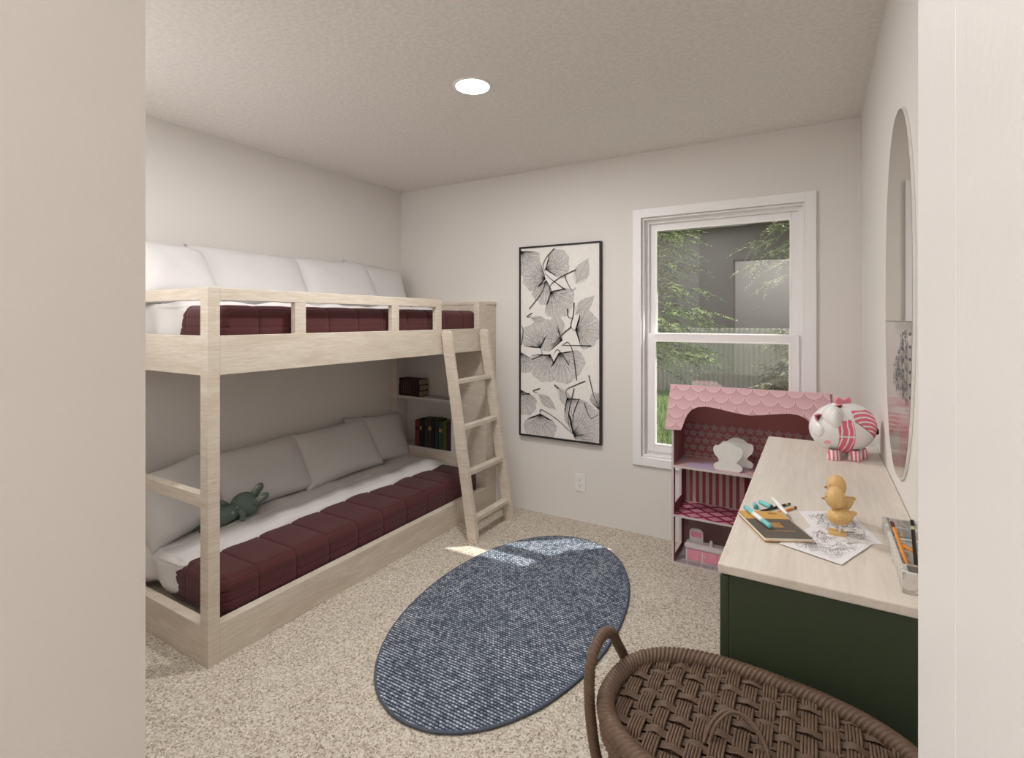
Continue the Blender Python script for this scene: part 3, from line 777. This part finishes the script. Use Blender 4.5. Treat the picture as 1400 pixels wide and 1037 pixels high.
def flutefn(g):
    x, y, z = g.xyz(g.co()); return dict(bump=((y*(2*PI/.0115)).sin(), .10, .0012))
M_flu = mat('fluted_mirror', (216, 208, 202), .03, flutefn, metal=1)
b0 = [p for p in full if p[1] < zs-.002]+[(mc_[0]+ec, zs-.001), (mc_[0]-ec, zs-.001)]; b0 = sorted(b0, key=lambda p: math.atan2(-(p[1]-zs+.02), p[0]-mc_[0]))
MB().add([(XR-.0078, *p) for p in b0], [tuple(range(len(b0)))]).build('lower_glass', M_flu, mr)
w = MB(); w.box(XR-.0082, mc_[0]-ec, zs-.0025, XR-.0079, mc_[0]+ec, zs); w.build('joint_line', mat('grey_joint', (120, 112, 106), .5), mr)
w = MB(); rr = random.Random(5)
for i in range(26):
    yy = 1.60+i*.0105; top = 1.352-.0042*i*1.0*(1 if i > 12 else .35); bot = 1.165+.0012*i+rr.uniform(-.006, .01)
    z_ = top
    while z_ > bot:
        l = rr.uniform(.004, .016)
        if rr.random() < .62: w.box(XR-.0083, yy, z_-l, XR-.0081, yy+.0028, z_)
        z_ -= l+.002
M_refl = mat('dark_painted_reflection', (96, 100, 106), .6)  # dark strokes and marks paint a hatched reflection onto the lower glass
for k in range(6): MB().box(XR-.0085, 1.560, 1.335-k*.031, XR-.008, 1.572, 1.342-k*.031).build('painted_reflection_mark', M_refl, mr)
w.build('painted_reflection_hatching', M_refl, mr)['kind'] = 'stuff'

# ------------------------------------------------------------------ things on the desk
z0 = DZT
def quad(corners, z, t): return MB().prism(corners, lambda x, y: (x, y, z), lambda x, y: (x, y, z+t))
def scribbles(corners, z, n, seed, words=0):
    """pencil sketching: short strokes in paper coordinates"""
    r = random.Random(seed); p0 = Vector(corners[0]); ex = Vector(corners[1])-p0; ey = Vector(corners[3])-p0
    mb = MB()
    def rb(pts, wd):
        n_ = len(pts); Lv, Rv = [], []
        for i in range(n_):
            a = Vector(pts[max(i-1, 0)]); b = Vector(pts[min(i+1, n_-1)]); d = (b-a)
            d = d.normalized() if d.length > 1e-9 else Vector((1, 0)); nn = Vector((-d.y, d.x))*wd*.5
            Lv.append((pts[i][0]+nn.x, pts[i][1]+nn.y, z)); Rv.append((pts[i][0]-nn.x, pts[i][1]-nn.y, z))
        mb.add(Lv+Rv, [(i, i+1, n_+i+1, n_+i) for i in range(n_-1)])
    for i in range(n):
        cu, cv = r.uniform(.12, .88), r.uniform(.12, .88); a = r.choice([.5, .6, 2.2, 2.4, 1.3])+r.uniform(-.3, .3); l = r.uniform(.04, .22); cur = r.uniform(-.5, .5)
        pts = []
        for t in range(7):
            s = (t/6-.5)*l; u = cu+s*math.cos(a+cur*t/6); v = cv+s*math.sin(a+cur*t/6)
            if .05 < u < .95 and .05 < v < .95: pts.append(tuple(p0+ex*u+ey*v))
        if len(pts) > 2: rb(pts, r.uniform(.0003, .0008))
    for k in range(words):
        cu, cv = r.uniform(.1, .7), r.uniform(.1, .85)
        for j in range(3):
            for q in range(8):
                u = cu+q*.026; v = cv+j*.035+r.uniform(-.004, .004)
                if u < .93 and v < .95: rb([tuple(p0+ex*u+ey*v), tuple(p0+ex*(u+r.uniform(.008, .02))+ey*(v+r.uniform(-.012, .016)))], .0007)
    return mb
def paper(corners, z, name_label, seed, dense):
    c = Vector((0, 0));
    for p in corners: c += Vector(p)/4
    t = thing('sketch_sheet', (c.x, c.y, z), name_label, 'paper', 'pencil sketches on the desk')
    quad(corners, z, .0006).build('sheet', M_paper, t)
    scribbles(corners, z+.0008, dense, seed, 9).build('pencil_lines', M_inkg, t)
pB = [(-.037, 1.515), (.020, 1.318), (.127, 1.386), (.072, 1.582)]
pA = [(-.069, 1.271), (.045, 1.224), (.108, 1.372), (-.006, 1.419)]
paper(pB, z0+.0004, 'white pencil sketch sheet lying partly under the other sheet', 11, 230)
paper(pA, z0+.0022, 'white pencil sketch sheet under the notebook corner with duckling on it', 12, 200)
# shading strokes on the far sheet
w = MB(); rr = random.Random(9)
for i in range(60):
    u = rr.uniform(.03, .085); v = 1.40+rr.uniform(0, .13); 
    w.add([(u, v, z0+.0013), (u+.012, v+.012, z0+.0013), (u+.0128, v+.0115, z0+.0013), (u+.0008, v-.0005, z0+.0013)], [(0, 1, 2, 3)])
w.build('pencil_shading', M_inkg, bpy.data.objects['sketch_sheet'])
# notebook
nbm = Matrix.Translation((-.086, 1.360, z0+.0034)) @ Matrix.Rotation(math.atan2(-.893, .45), 4, 'Z')
nb = thing('notebook', (-.086, 1.360, z0+.0034), 'spiral notebook with ochre and grey cover at the desk edge', 'notebook')
MB().box(-.080, -.052, 0, .080, .051, .0012, nbm).build('back_cover', mat('kraft_board', (196, 150, 86), .7), nb)
MB().box(-.079, -.051, .0012, .079, .050, .0075, nbm).build('pages', mat('cream_pages', (226, 220, 206), .8), nb)
def nbfn(g):
    nx, ny, nz = None, None, None
    return None
MB().box(-.080, -.052, .0075, .080, .051, .0085, nbm).build('front_cover', mat('charcoal_cover', (92, 84, 76), .6), nb)
MB().box(-.0795, -.0518, .0085, -.030, .0505, .0088, nbm).build('ochre_band', mat('ochre_print', (204, 158, 84), .6), nb)
w = MB(); 
for k in range(26):
    a = k/25; w.box(-.030+.006*math.sin(a*3), -.0515+a*.100, .0085, -.0275+.006*math.sin(a*3), -.0475+a*.100, .0089, nbm)
w.build('curved_line', mat('taupe_print', (140, 118, 100), .6), nb)
w = MB()
for i in range(7):
    for j in range(8): w.box(-.006+i*.0042, -.012+j*.0036, .0085, -.0032+i*.0042, -.0096+j*.0036, .0089, nbm)
M_opr = mat('orange_print', (206, 150, 84), .6)
w.build('printed_grid', M_opr, nb); w = MB()
for i in range(12):
    h = .0045 if i % 3 else .003
    w.box(.040, -.032+i*.0054, .0085, .040+h, -.0295+i*.0054, .0089, nbm)
w.build('lettering', M_opr, nb); w = MB()
for i in range(5): w.box(-.070, .016+i*.004, .0088, -.058, .0185+i*.004, .0090, nbm)
w.build('printed_lines', mat('brown_print', (120, 92, 60), .6), nb)
w = MB()
for i in range(24):
    x_ = -.07+i*.0061
    w.tube([nbm @ Vector((x_, .0505+.0035*math.cos(a), .0045+.005*math.sin(a))) for a in [k/10*2*PI for k in range(10)]], .0006, 6, closed=True)
w.build('spiral_binding', M_white, nb, smooth=True)
# pens: a stick from a to b
def stick(name, a, b, segs, label, cat, group=None, n=14, sides=None):
    a = Vector(a); b = Vector(b); t = thing(name, (a+b)/2, label, cat, group); L = (b-a).length; d = (b-a).normalized()
    for (t0, t1, r0, r1, m, nm) in segs:
        ra = lambda u, r0=r0, r1=r1: r0+(r1-r0)*u
        MB().tube([a+d*L*(t0+(t1-t0)*k/4) for k in range(5)], ra, sides or n).build(nm, m, t, smooth=(sides is None))
    return t
mz = z0+.0125+.0085-.0085+.0085
zt_ = z0+.0034+.0088+.0060
stick('marker_pen', (-.153, 1.4235, zt_), (-.089, 1.3175, zt_+.001), [(0, .34, .0052, .0055, M_teal, 'cap'), (.34, .72, .0058, .0058, M_white, 'barrel'), (.72, 1, .0056, .0058, M_teal, 'end_cap')], 'white and teal marker lying closed on top of the notebook', 'marker', 'teal and white markers')
stick('marker_pen', (-.099, 1.548, z0+.0125), (-.050, 1.425, z0+.0068), [(0, .66, .0052, .0057, M_white, 'barrel'), (.66, .78, .0052, .003, M_white, 'grip'), (.78, .93, .0026, .0016, mat('grey_nib', (150, 150, 140), .5), 'nib')], 'white uncapped marker lying across the two pencils', 'marker', 'teal and white markers')
w = stick('marker_cap', (-.128, 1.524, z0+.0058), (-.098, 1.498, z0+.0058), [(0, .97, .0056, .0058, M_teal, 'shell'), (.971, .98, .0046, .0046, M_slot, 'opening')], 'teal marker cap lying beside the black pencil', 'marker cap')  # loose cap off a marker, as is the next one
w = stick('marker_cap', (-.139, 1.494, z0+.0076), (-.133, 1.474, z0+.0066), [(0, 1, .0050, .0066, M_teal, 'shell'), (.98, 1.01, .0054, .0054, mat('teal_inside', (84, 158, 160), .5), 'opening')], 'short teal marker end cap nearest the desk edge', 'marker cap')
pen = lambda body, tip: [(0, .10, .0008, .0031, tip, 'sharpened_tip'), (.10, .84, .0032, .0032, body, 'shaft'), (.84, .92, .0033, .0033, M_bandp, 'ferrule'), (.92, 1, .0032, .0031, M_red if body is M_orange else M_black, 'eraser')]
M_bandp = mat('pale_pencil_ring', (196, 190, 150), .5)
stick('pencil', (-.124, 1.450, z0+.0036), (-.059, 1.556, z0+.0036), pen(M_blackp, M_black), 'black pencil lying flat under the white marker', 'pencil', 'pencils lying on the desk', sides=6)
stick('pencil', (-.108, 1.428, z0+.0036), (-.044, 1.534, z0+.0036), pen(M_orange, M_black), 'orange pencil lying flat between notebook and black pencil', 'pencil', 'pencils lying on the desk', sides=6)

# wooden ducklings
def duck(x, y, yaw, s, label, sh=0):
    R = Matrix.Translation((x, y, z0+sh)) @ Matrix.Rotation(yaw, 4, 'Z') @ Matrix.Scale(s, 4)
    t = thing('wooden_duckling', (x, y, z0+sh), label, 'figurine', 'wooden ducklings')
    # local: faces -X, units metres at s=1
    for yy in (-.009, .009):
        pf = [(-.022, -.008), (-.018, -.0095), (.010, -.006), (.014, -.002), (.014, .002), (.010, .006), (-.018, .0095), (-.022, .008)]
        MB().add([R @ Vector((a, yy+b*.85, 0)) for a, b in pf]+[R @ Vector((a*.95, yy+b*.75, .006)) for a, b in pf], [tuple(range(8)), tuple(range(8, 16))]+[(i, (i+1) % 8, 8+(i+1) % 8, 8+i) for i in range(8)]).build('foot', M_duck, t)
        MB().tube([(0, yy, .005), (.002, yy*.9, .028)], .0022, 8, M=R).build('leg', M_white, t, smooth=True)
    def body(p):
        k = p.x/.027
        return (p.x, p.y*(1-.12*k), p.z*(1-.10*k)+max(0, k)**2*.010)
    MB().ell((.002, 0, .040), (.028, .021, .019), R, fn=body).build('body', M_duck, t, smooth=True)
    MB().ell((.028, 0, .054), (.007, .004, .005), R, 16, 10).build('tail', M_duck, t, smooth=True)
    for sg in (-1, 1):
        MB().ell((-.001, sg*.020, .043), (.010, .0028, .0062), R @ Matrix.Rotation(0, 4, 'Z'), 20, 12).build('wing', M_duck, t, smooth=True)
    MB().lathe([(.0045, .056), (.0045, .062)], (-.008, 0, 0), 14, R).build('neck_pin', mat('steel_pin', (150, 150, 150), .3, metal=1), t, smooth=True)
    h = MB().ell((-.008, 0, .083), (.0215, .0205, .0260), R).build('head', M_duck, t, smooth=True)
    MB().ell((-.030, 0, .078), (.006, .0042, .0026), R, 14, 8).build('beak', mat('darker_maple', (170, 122, 70), .5), t, smooth=True)
    for sg in (-1, 1): MB().ell((-.0255, sg*.0105, .086), (.0016, .0016, .0016), R, 10, 8).build('eye', M_black, h, smooth=True)
duck(.047, 1.395, .02, .98, 'nearer wooden duckling standing on the pencil sketch', .003)
duck(.052, 1.500, .30, 1.0, 'farther wooden duckling standing behind the other one', .0015)

# piggy bank
PX, PY = .082, 2.200
pg = thing('piggy_bank', (PX, PY, z0), 'white and pink patterned piggy bank at the far desk corner', 'piggy bank')
phi = math.atan2(.5077, .8615)
RP = Matrix.Translation((PX, PY, z0)) @ Matrix.Rotation(phi, 4, 'Z')
def pigfn(g):
    v = g.co(rot=(0, 0, -phi)); x, y, z = g.xyz(v); n = g.noise(v, 30, 2)
    # band behind the head
    bx0 = (x+.033+z*.10-.012).abs().lt(.0245)*z.lt(.142)*z.gt(.02)
    bp = ((x*(2*PI/.017)+n*5.0).sin().gt(-.72))*(((z-.088).abs()).gt(.0022)) 
    # back saddle
    sl = z-(x*-.72+.138); sad = sl.gt(0.0)*x.gt(-.004)*z.lt(.175)
    wv = ((z*1.0+(x-.03).pow(2.0)*6.0+n*.004)*(2*PI/.0145)).sin().gt(-.45)
    m_ = (bx0*bp).max(sad*wv)
    c = g.mix(m_, (232, 230, 230), (226, 110, 136))
    edge = (sl.abs().lt(.0022)*x.gt(-.004)); c = g.mix(edge, c, (150, 110, 110))
    spot = ((x+.078).pow(2.0)+(z-.062).pow(2.0)).lt(.00006); c = g.mix(spot, c, (240, 176, 192))
    spot = ((x+.020).pow(2.0)+(z-.140).pow(2.0)).lt(.00004); c = g.mix(spot, c, (226, 100, 130))
    return dict(color=c)
M_pig = mat('painted_ceramic', None, .25, pigfn, spec=.5)
def pigb(p):
    k = p.x/.118
    return (p.x, p.y*(1-.05*k*k), p.z*(1+.03*k)+.006*k)
MB().ell((.002, 0, .106), (.112, .084, .090), RP, 56, 36, fn=pigb).build('body', M_pig, pg, smooth=True)
M_pigw = mat('white_ceramic', (234, 232, 232), .25, spec=.5)
hd = MB().ell((-.052, -.034, .146), (.036, .036, .042), RP, 32, 20).build('head', M_pigw, pg, smooth=True)
MB().ell((-.093, -.012, .102), (.020, .034, .030), RP, 28, 16).build('cheek', M_pigw, hd, smooth=True)
MB().ell((-.060, -.060, .146), (.020, .016, .033), RP, 28, 16).build('snout', M_pigw, hd, smooth=True)
M_pigp = mat('pink_ceramic', (226, 140, 152), .3); M_pigr = mat('dark_red_lining', (96, 30, 38), .4)
def ear(c, a, s):
    T = RP @ Matrix.Translation(c) @ Matrix.Rotation(a, 4, 'Y') @ Matrix.Rotation(.4, 4, 'X')
    e_ = MB().prism([(-.016*s, 0), (.016*s, 0), (.010*s, .018*s), (0, .030*s), (-.010*s, .018*s)], lambda x, z: tuple(T @ Vector((x, 0, z))), lambda x, z: tuple(T @ Vector((x, .006, z)))).build('ear', M_pigp, pg, bev=.002)
    MB().prism([(-.011*s, .003), (.011*s, .003), (.006*s, .016*s), (0, .023*s), (-.006*s, .016*s)], lambda x, z: tuple(T @ Vector((x, -.001, z))), lambda x, z: tuple(T @ Vector((x, 0, z)))).build('ear_lining', M_pigr, e_)
ear((-.090, -.02, .142), -1.1, 1.0); ear((-.038, -.03, .176), .7, .9)
# bow
bw = MB(); T = RP @ Matrix.Translation((-.004, -.01, .196))
for sg in (-1, 1):
    bw.prism([(0, -.004), (sg*.010, -.010), (sg*.024, -.012), (sg*.028, .002), (sg*.020, .014), (sg*.008, .007), (0, .004)], lambda x, z: tuple(T @ Vector((x, -.007, z+.006))), lambda x, z: tuple(T @ Vector((x, .008, z+.006))))
bw.ell((0, 0, .006), (.006, .009, .006), T, 14, 8)
bw.build('bow', M_pigp, pg, bev=.0015)
M_stripe = mat('pink_striped_foot', None, .3, lambda g: (lambda x, y, z: dict(color=g.mix(((x*.9+y*-.3)*(2*PI/.011)).sin().gt(.1), (232, 226, 226), (222, 104, 128))))(*g.xyz(g.co(rot=(0, 0, -phi)))))
for (a, b) in ((-.055, -.040), (.012, -.052), (.055, -.020), (-.03, .045), (.06, .045)):
    if (a, b) == (-.03, .045): continue
    MB().lathe([(.0001, 0), (.0195, 0), (.0215, .005), (.019, .020), (.015, .036)], (a, b, 0), 24, RP).build('foot', M_stripe, pg, smooth=True)
MB().tube([(.108, -.01, .105), (.117, -.014, .098), (.115, -.018, .088), (.108, -.018, .086)], .0055, 8, M=RP).build('tail', M_black, pg, smooth=True)

# marble tray with pencils
def marble(g):
    v = g.co(); n = g.noise(v, 22, 5, .65, 1.6); return dict(color=g.mix(n.sstep(.46, .54), (206, 202, 196), (168, 165, 160)))
M_marble = mat('grey_marble', None, .3, marble)
tr = thing('desk_tray', (.17, 1.33, z0), 'grey marble desk tray with compartments beside the mirror wall', 'desk organiser')
TX0, TX1, TY0, TY1 = .135, .202, 1.200, 1.485
w = MB(); w.box(TX0, TY0, z0, TX1, TY1, z0+.008); w.build('tray_base', M_marble, tr, bev=.001)
w = MB(); w.box(TX0, TY0, z0+.008, TX0+.008, TY1, z0+.032).box(TX1-.006, TY0, z0+.008, TX1, TY1, z0+.032).box(TX0+.008, TY1-.007, z0+.008, TX1-.006, TY1, z0+.032); w.build('tray_rim', M_marble, tr, bev=.0015)
for y_ in (1.29, 1.36, 1.43): MB().box(TX0+.008, y_, z0+.008, TX1-.006, y_+.006, z0+.028).build('divider', M_marble, tr, bev=.001)
MB().box(TX0, 1.160, z0, TX1, TY0, z0+.038).build('end_block', M_marble, tr, bev=.0015)
MB().box(TX0+.010, 1.166, z0+.038, TX1-.008, 1.194, z0+.0385).build('block_hollow', M_slot, tr)
pen2 = lambda body: [(0, .10, .0008, .0036, M_duck, 'sharpened_tip'), (.10, .80, .0032, .0032, body, 'shaft'), (.80, .87, .0033, .0033, M_bandp if body is M_blackp else body, 'ferrule'), (.87, 1, .0032, .0031, M_red if body is M_orange else M_black, 'eraser')]
def xyz_at(px, py, Y):                                   # a point read off the photograph at a given depth
    f = 704.1; th_ = math.atan2(414.86, f); s, c = math.sin(th_), math.cos(th_); u = px-700
    a, b, z = (-f*s+u*c, f*c+u*s, 436.5-py); k = Y/b; return (a*k, Y, CH+z*k)
stick('pencil', xyz_at(1242, 778, 1.235), xyz_at(1219, 714, 1.30), pen2(M_orange), 'orange pencil standing slanted in the marble tray', 'pencil', 'pencils in the tray', sides=6)
stick('pencil', xyz_at(1253, 780, 1.225), xyz_at(1247, 711, 1.26), pen2(M_blackp), 'black pencil standing upright in the marble tray', 'pencil', 'pencils in the tray', sides=6)
stick('pencil', (.190, 1.245, z0+.034), (.148, 1.315, z0+.034), pen2(M_orange), 'orange pencil lying across the marble tray', 'pencil', 'pencils in the tray', sides=6)

# ------------------------------------------------------------------ rabbit toy
rb_ = thing('rabbit_plush', (-2.69, 1.62, .31), 'dark green rabbit soft toy lying on the bottom bunk duvet', 'soft toy')
hc = Vector((-2.665, 1.672, .370))
d1 = Vector((.25, 1, .0)).normalized()
# image plane axes at the toy
vr = Vector((.8615, .5077, 0)); vu = Vector((0, 0, 1)); vf = Vector((-.5077, .8615, 0))
def P(a, b, c=0): return hc+vr*a*1.14+vu*b*1.14+vf*c*1.1
def Bp(t, up_, c=0): return hc+Vector((.02*t+c, -t, up_))
Rh = Matrix((vr, vf, vu)).transposed().to_4x4()
MB().ell((0, 0, 0), (.072, .066, .064), Matrix.Translation(hc) @ Rh @ Matrix.Rotation(.15, 4, 'Y')).build('head', M_rab, rb_, smooth=True)
for (a0_, b0_, a1_, b1_, c_) in ((.030, .035, .078, .098, .01), (.048, .010, .118, .056, -.012)):
    e_ = MB().tube([P(a0_+(a1_-a0_)*t/8, b0_+(b1_-b0_)*t/8, c_) for t in range(9)], lambda u: .021*math.sqrt(max(.02, 1-(max(0, u-.5)/.5)**2.6)), 16).build('ear', M_rab, rb_, smooth=True)
    MB().tube([P(a0_+(a1_-a0_)*t/8-.003, b0_+(b1_-b0_)*t/8+.004, c_-.012) for t in range(2, 8)], lambda u: .0125*math.sqrt(max(.05, 1-(abs(u-.5)/.5)**3)), 12).build('ear_lining', M_rabe, e_, smooth=True)
MB().ell((0, 0, 0), (.0135, .004, .0135), Matrix.Translation(P(-.012, .000, -.059)) @ Rh, 20, 10).build('muzzle', M_rabl, rb_, smooth=True)
for a, b in ((.010, .016), (-.036, -.012)): MB().ell((0, 0, 0), (.0022, .0022, .0022), Matrix.Translation(P(a, b, -.0575 if a > 0 else -.048)) @ Rh, 10, 8).build('eye', M_black, rb_, smooth=True)
MB().tube([Bp(.035, -.015), Bp(.07, -.020), Bp(.11, -.022), Bp(.155, -.024), Bp(.195, -.028), Bp(.215, -.028)], lambda u: [.030, .040, .045, .047, .038, .018][round(u*5)], 20).build('body', M_rab, rb_, smooth=True)
MB().tube([Bp(.050, -.010, .030), Bp(.046, -.030, .050), Bp(.050, -.052, .056), Bp(.052, -.058, .056)], lambda u: .017-.004*u, 12).build('arm', M_rab, rb_, smooth=True)
MB().tube([Bp(.085, .012, -.02), Bp(.105, .030, -.02), Bp(.125, .045, -.02)], .015, 12).build('arm', M_rab, rb_, smooth=True)
for c_ in (.028, -.028): MB().tube([Bp(.19, -.040, c_), Bp(.25, -.046, c_*1.5), Bp(.262, -.046, c_*1.5)], lambda u: .020-.008*u, 12).build('leg', M_rab, rb_, smooth=True)
MB().ell((0, 0, 0), (.003, .009, .009), Matrix.Translation(Bp(.095, -.008, .041)), 12, 8).build('flower_motif', M_rabl, rb_, smooth=True)

# ------------------------------------------------------------------ laundry basket
bk = thing('rattan_basket', (-.085, .885, 0), 'brown woven lidded laundry basket with rope handles beside the green desk', 'basket')
BA, BB, BROT, BC, BZ = .236, .158, -.10, (-.080, .888), .715
def oval(t, k=1.0, off=0):
    c, s = math.cos(t), math.sin(t); e = 2/2.5
    a, b = (BA+off)*k*math.copysign(abs(c)**e, c), (BB+off)*k*math.copysign(abs(s)**e, s)
    return (BC[0]+a*math.cos(BROT)-b*math.sin(BROT), BC[1]+a*math.sin(BROT)+b*math.cos(BROT))
def even(n, off=0, k=1.0):
    P_ = [Vector(oval(i/40000*2*PI, k, off)) for i in range(40001)]; L = [0]
    for i in range(40000): L.append(L[-1]+(P_[i+1]-P_[i]).length)
    out = []; j = 0
    for i in range(n):
        tgt = L[-1]*i/n
        while L[j+1] < tgt: j += 1
        out.append(tuple(P_[j]))
    return out
rope = lambda L, a: 1+.085*math.sin(L*2*PI/.0085+a*5.0)
lid = MB().tube([(x, y, BZ) for x, y in even(1300)], .0150, 36, closed=True, mod=rope).build('lid_rim', M_rat, bk, smooth=True)
# body: side wall with horizontal strands
def wall(u, v):
    i = int(u*480) % 480; x, y = EV[i]; k = .985-.10*(1-v); n_ = .0035*math.sin(v*2*PI*44+ (PI if (i//6) % 2 else 0))
    cx, cy = BC; return (cx+(x-cx)*(k+n_*3), cy+(y-cy)*(k+n_*3), .004+(BZ-.022)*v)
EV = even(480)
MB().grid(wall, 480, 260, cu=True).build('body', M_rat, bk, smooth=True)
MB().tube([(x, y, BZ-.030) for x, y in even(1300, -.002)], .0130, 32, closed=True, mod=rope).build('body_rim', M_rat, bk, smooth=True)
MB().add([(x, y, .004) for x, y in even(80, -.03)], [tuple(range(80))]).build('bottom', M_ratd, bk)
# lid weave
def inside(x, y, off=-.010):
    dx, dy = x-BC[0], y-BC[1]; a = dx*math.cos(BROT)+dy*math.sin(BROT); b = -dx*math.sin(BROT)+dy*math.cos(BROT)
    return (abs(a)/(BA+off))**2.5+(abs(b)/(BB+off))**2.5 < 1
def dome(x, y): return BZ-.006+.006*(1-((x-BC[0])/BA)**2-((y-BC[1])/BB)**2)
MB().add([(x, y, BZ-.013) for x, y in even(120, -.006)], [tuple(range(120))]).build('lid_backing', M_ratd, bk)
warp = MB(); weft = MB()
PX_, PY_ = .0330, .0200                                  # column and row pitch
def strip(mb, axis, c, wd, zf, lo, hi, n):
    # five strands side by side
    for s in range(5):
        o = (s-2)*wd/5; run = []
        for i in range(n+1):
            t = lo+(hi-lo)*i/n
            x, y = (c+o, t) if axis == 'y' else (t, c+o)
            if inside(x, y): run.append((x, y, dome(x, y)+zf(x, y)))
        if len(run) > 3: mb.tube(run, wd/5*.49, 8)
ncol = 17
for i in range(ncol):
    xc = BC[0]-BA+.004+i*PX_*.92
    def zf(x, y, i=i):
        r = (y-.70)/PY_+i*1.333; return .0058*math.tanh(2.6*(math.cos(r*2*PI/3*1.0)+.55))
    strip(warp, 'y', xc, .0238, zf, .70, 1.09, 150)
for j in range(20):
    yc_ = .70+(j+.5)*PY_
    def zf(x, y, j=j):
        i = (x-(BC[0]-BA+.004))/(PX_*.92); k = round(i); r = (yc_-.70)/PY_+k*1.333
        f = math.cos((i-k)*PI)**2
        return -(.0058*math.tanh(2.6*(math.cos(r*2*PI/3)+.55)))*f+.0004
    strip(weft, 'x', yc_, .0155, zf, BC[0]-BA, BC[0]+BA, 220)
warp.build('lid_warp', M_rat, bk, smooth=True); weft.build('lid_weft', M_rat, bk, smooth=True)
def smooth_path(P_, n):
    P_ = [Vector(p) for p in P_]; out = []
    for i in range(len(P_)-1):
        p0, p1, p2, p3 = P_[max(i-1, 0)], P_[i], P_[i+1], P_[min(i+2, len(P_)-1)]
        for t in [j/n for j in range(n)]:
            out.append(.5*((2*p1)+(-p0+p2)*t+(2*p0-5*p1+4*p2-p3)*t*t+(-p0+3*p1-3*p2+p3)*t**3))
    return out+[P_[-1]]
rope2 = lambda L, a: 1+.085*math.sin(L*2*PI/.0075+a*4.0)
hp = [(-.315, 1.010, .640), (-.328, 1.002, .695), (-.335, .971, .744), (-.335, .950, .769), (-.335, .916, .792), (-.335, .884, .800), (-.335, .859, .796), (-.336, .842, .780), (-.337, .836, .750), (-.337, .841, .685), (-.333, .860, .600), (-.318, .872, .560)]
MB().tube(smooth_path(hp, 50), .0092, 30, mod=rope2).build('handle', M_rat, bk, smooth=True)
hq = [(2*BC[0]-p[0], p[1]-.03, p[2]) for p in hp]
MB().tube(smooth_path(hq, 50), .0092, 30, mod=rope2).build('handle', M_rat, bk, smooth=True)
zl = BZ+.003
for o in (-.0035, .0035):
    MB().tube(smooth_path([(-.146+o, .838, zl), (-.137+o, .858, zl+.022), (-.118+o, .876, zl+.036), (-.094+o, .878, zl+.034), (-.070+o*.4, .868, zl+.018), (-.058, .852, zl)], 10), .0028, 8).build('lid_loop', M_rat, bk, smooth=True)

# ------------------------------------------------------------------ lights
def area(name, loc, rot, sx, sy, power, col=(1, 1, 1), shape='RECTANGLE'):
    l = bpy.data.lights.new(name, 'AREA'); l.shape = shape; l.size = sx
    if shape in ('RECTANGLE', 'ELLIPSE'): l.size_y = sy
    l.energy = power; l.color = col; o = bpy.data.objects.new(name, l); C.objects.link(o); o.location = loc; o.rotation_euler = rot; return o
area('downlight_lamp', (-1.342, 1.925, ZC-.012), (0, 0, 0), .14, .14, 20, (1, .98, .955), 'DISK')
area('added_room_fill', (-1.45, 1.0, ZC-.03), (0, 0, 0), 1.6, .9, 16, (1, .985, .965))  # fill light added out of view under the ceiling to brighten the room
area('added_corner_fill', (-2.35, .42, 1.75), (PI/2+.35, 0, -.45), .8, .9, 8, (1, .985, .965))  # unseen fill added by the near wall to even out far walls and ceiling
area('added_hall_ceiling_fill', (-.45, -.7, ZC-.02), (0, 0, 0), .6, .6, 11, (1, .975, .95))  # unseen fill added in the hall to lift the door jambs
area('added_hall_wall_fill', (-.45, -.55, 2.2), (-PI/2+.5, 0, 0), 1.2, .3, 17, (1, .985, .965))  # unseen wash added to brighten the hall back wall mirrored in the pane
sun = bpy.data.lights.new('sun', 'SUN'); sun.energy = 9; sun.angle = .009; sun.color = (1, .95, .86)
so = bpy.data.objects.new('sun', sun); C.objects.link(so)
so.rotation_euler = Vector((-.416, -.333, -.587)).to_track_quat('-Z', 'Y').to_euler()
wd_ = bpy.data.worlds.new('sky'); sc.world = wd_; wd_.use_nodes = True
nt = wd_.node_tree; bg = nt.nodes['Background']; sky = nt.nodes.new('ShaderNodeTexSky'); sky.sky_type = 'HOSEK_WILKIE'
sky.sun_direction = Vector((.416, .333, .587)).normalized(); sky.turbidity = 3
mx = nt.nodes.new('ShaderNodeMix'); mx.data_type = 'RGBA'; mx.inputs[0].default_value = .65; mx.inputs[7].default_value = (.8, .85, .9, 1)
nt.links.new(sky.outputs[0], mx.inputs[6]); nt.links.new(mx.outputs[2], bg.inputs[0]); bg.inputs[1].default_value = 1.4

# ------------------------------------------------------------------ camera
f = 704.1; th_ = math.atan2(414.86, f)
cam = bpy.data.cameras.new('camera'); cam.sensor_width = 36; cam.lens = 36*f/1400; cam.sensor_fit = 'HORIZONTAL'; cam.shift_y = -(518.5-436.5)/1400; cam.clip_start = .01
co = bpy.data.objects.new('camera', cam); C.objects.link(co); co.location = (0, 0, CH); co.rotation_euler = (PI/2, 0, th_)
sc.camera = co
sc.view_settings.view_transform = 'Standard'; sc.view_settings.look = 'None'; sc.view_settings.exposure = -.10; sc.view_settings.gamma = 1
sc.cycles.use_denoising = True; sc.cycles.max_bounces = 10; sc.cycles.diffuse_bounces = 6; sc.cycles.transparent_max_bounces = 12
sc.cycles.sample_clamp_indirect = 6; sc.cycles.caustics_reflective = False
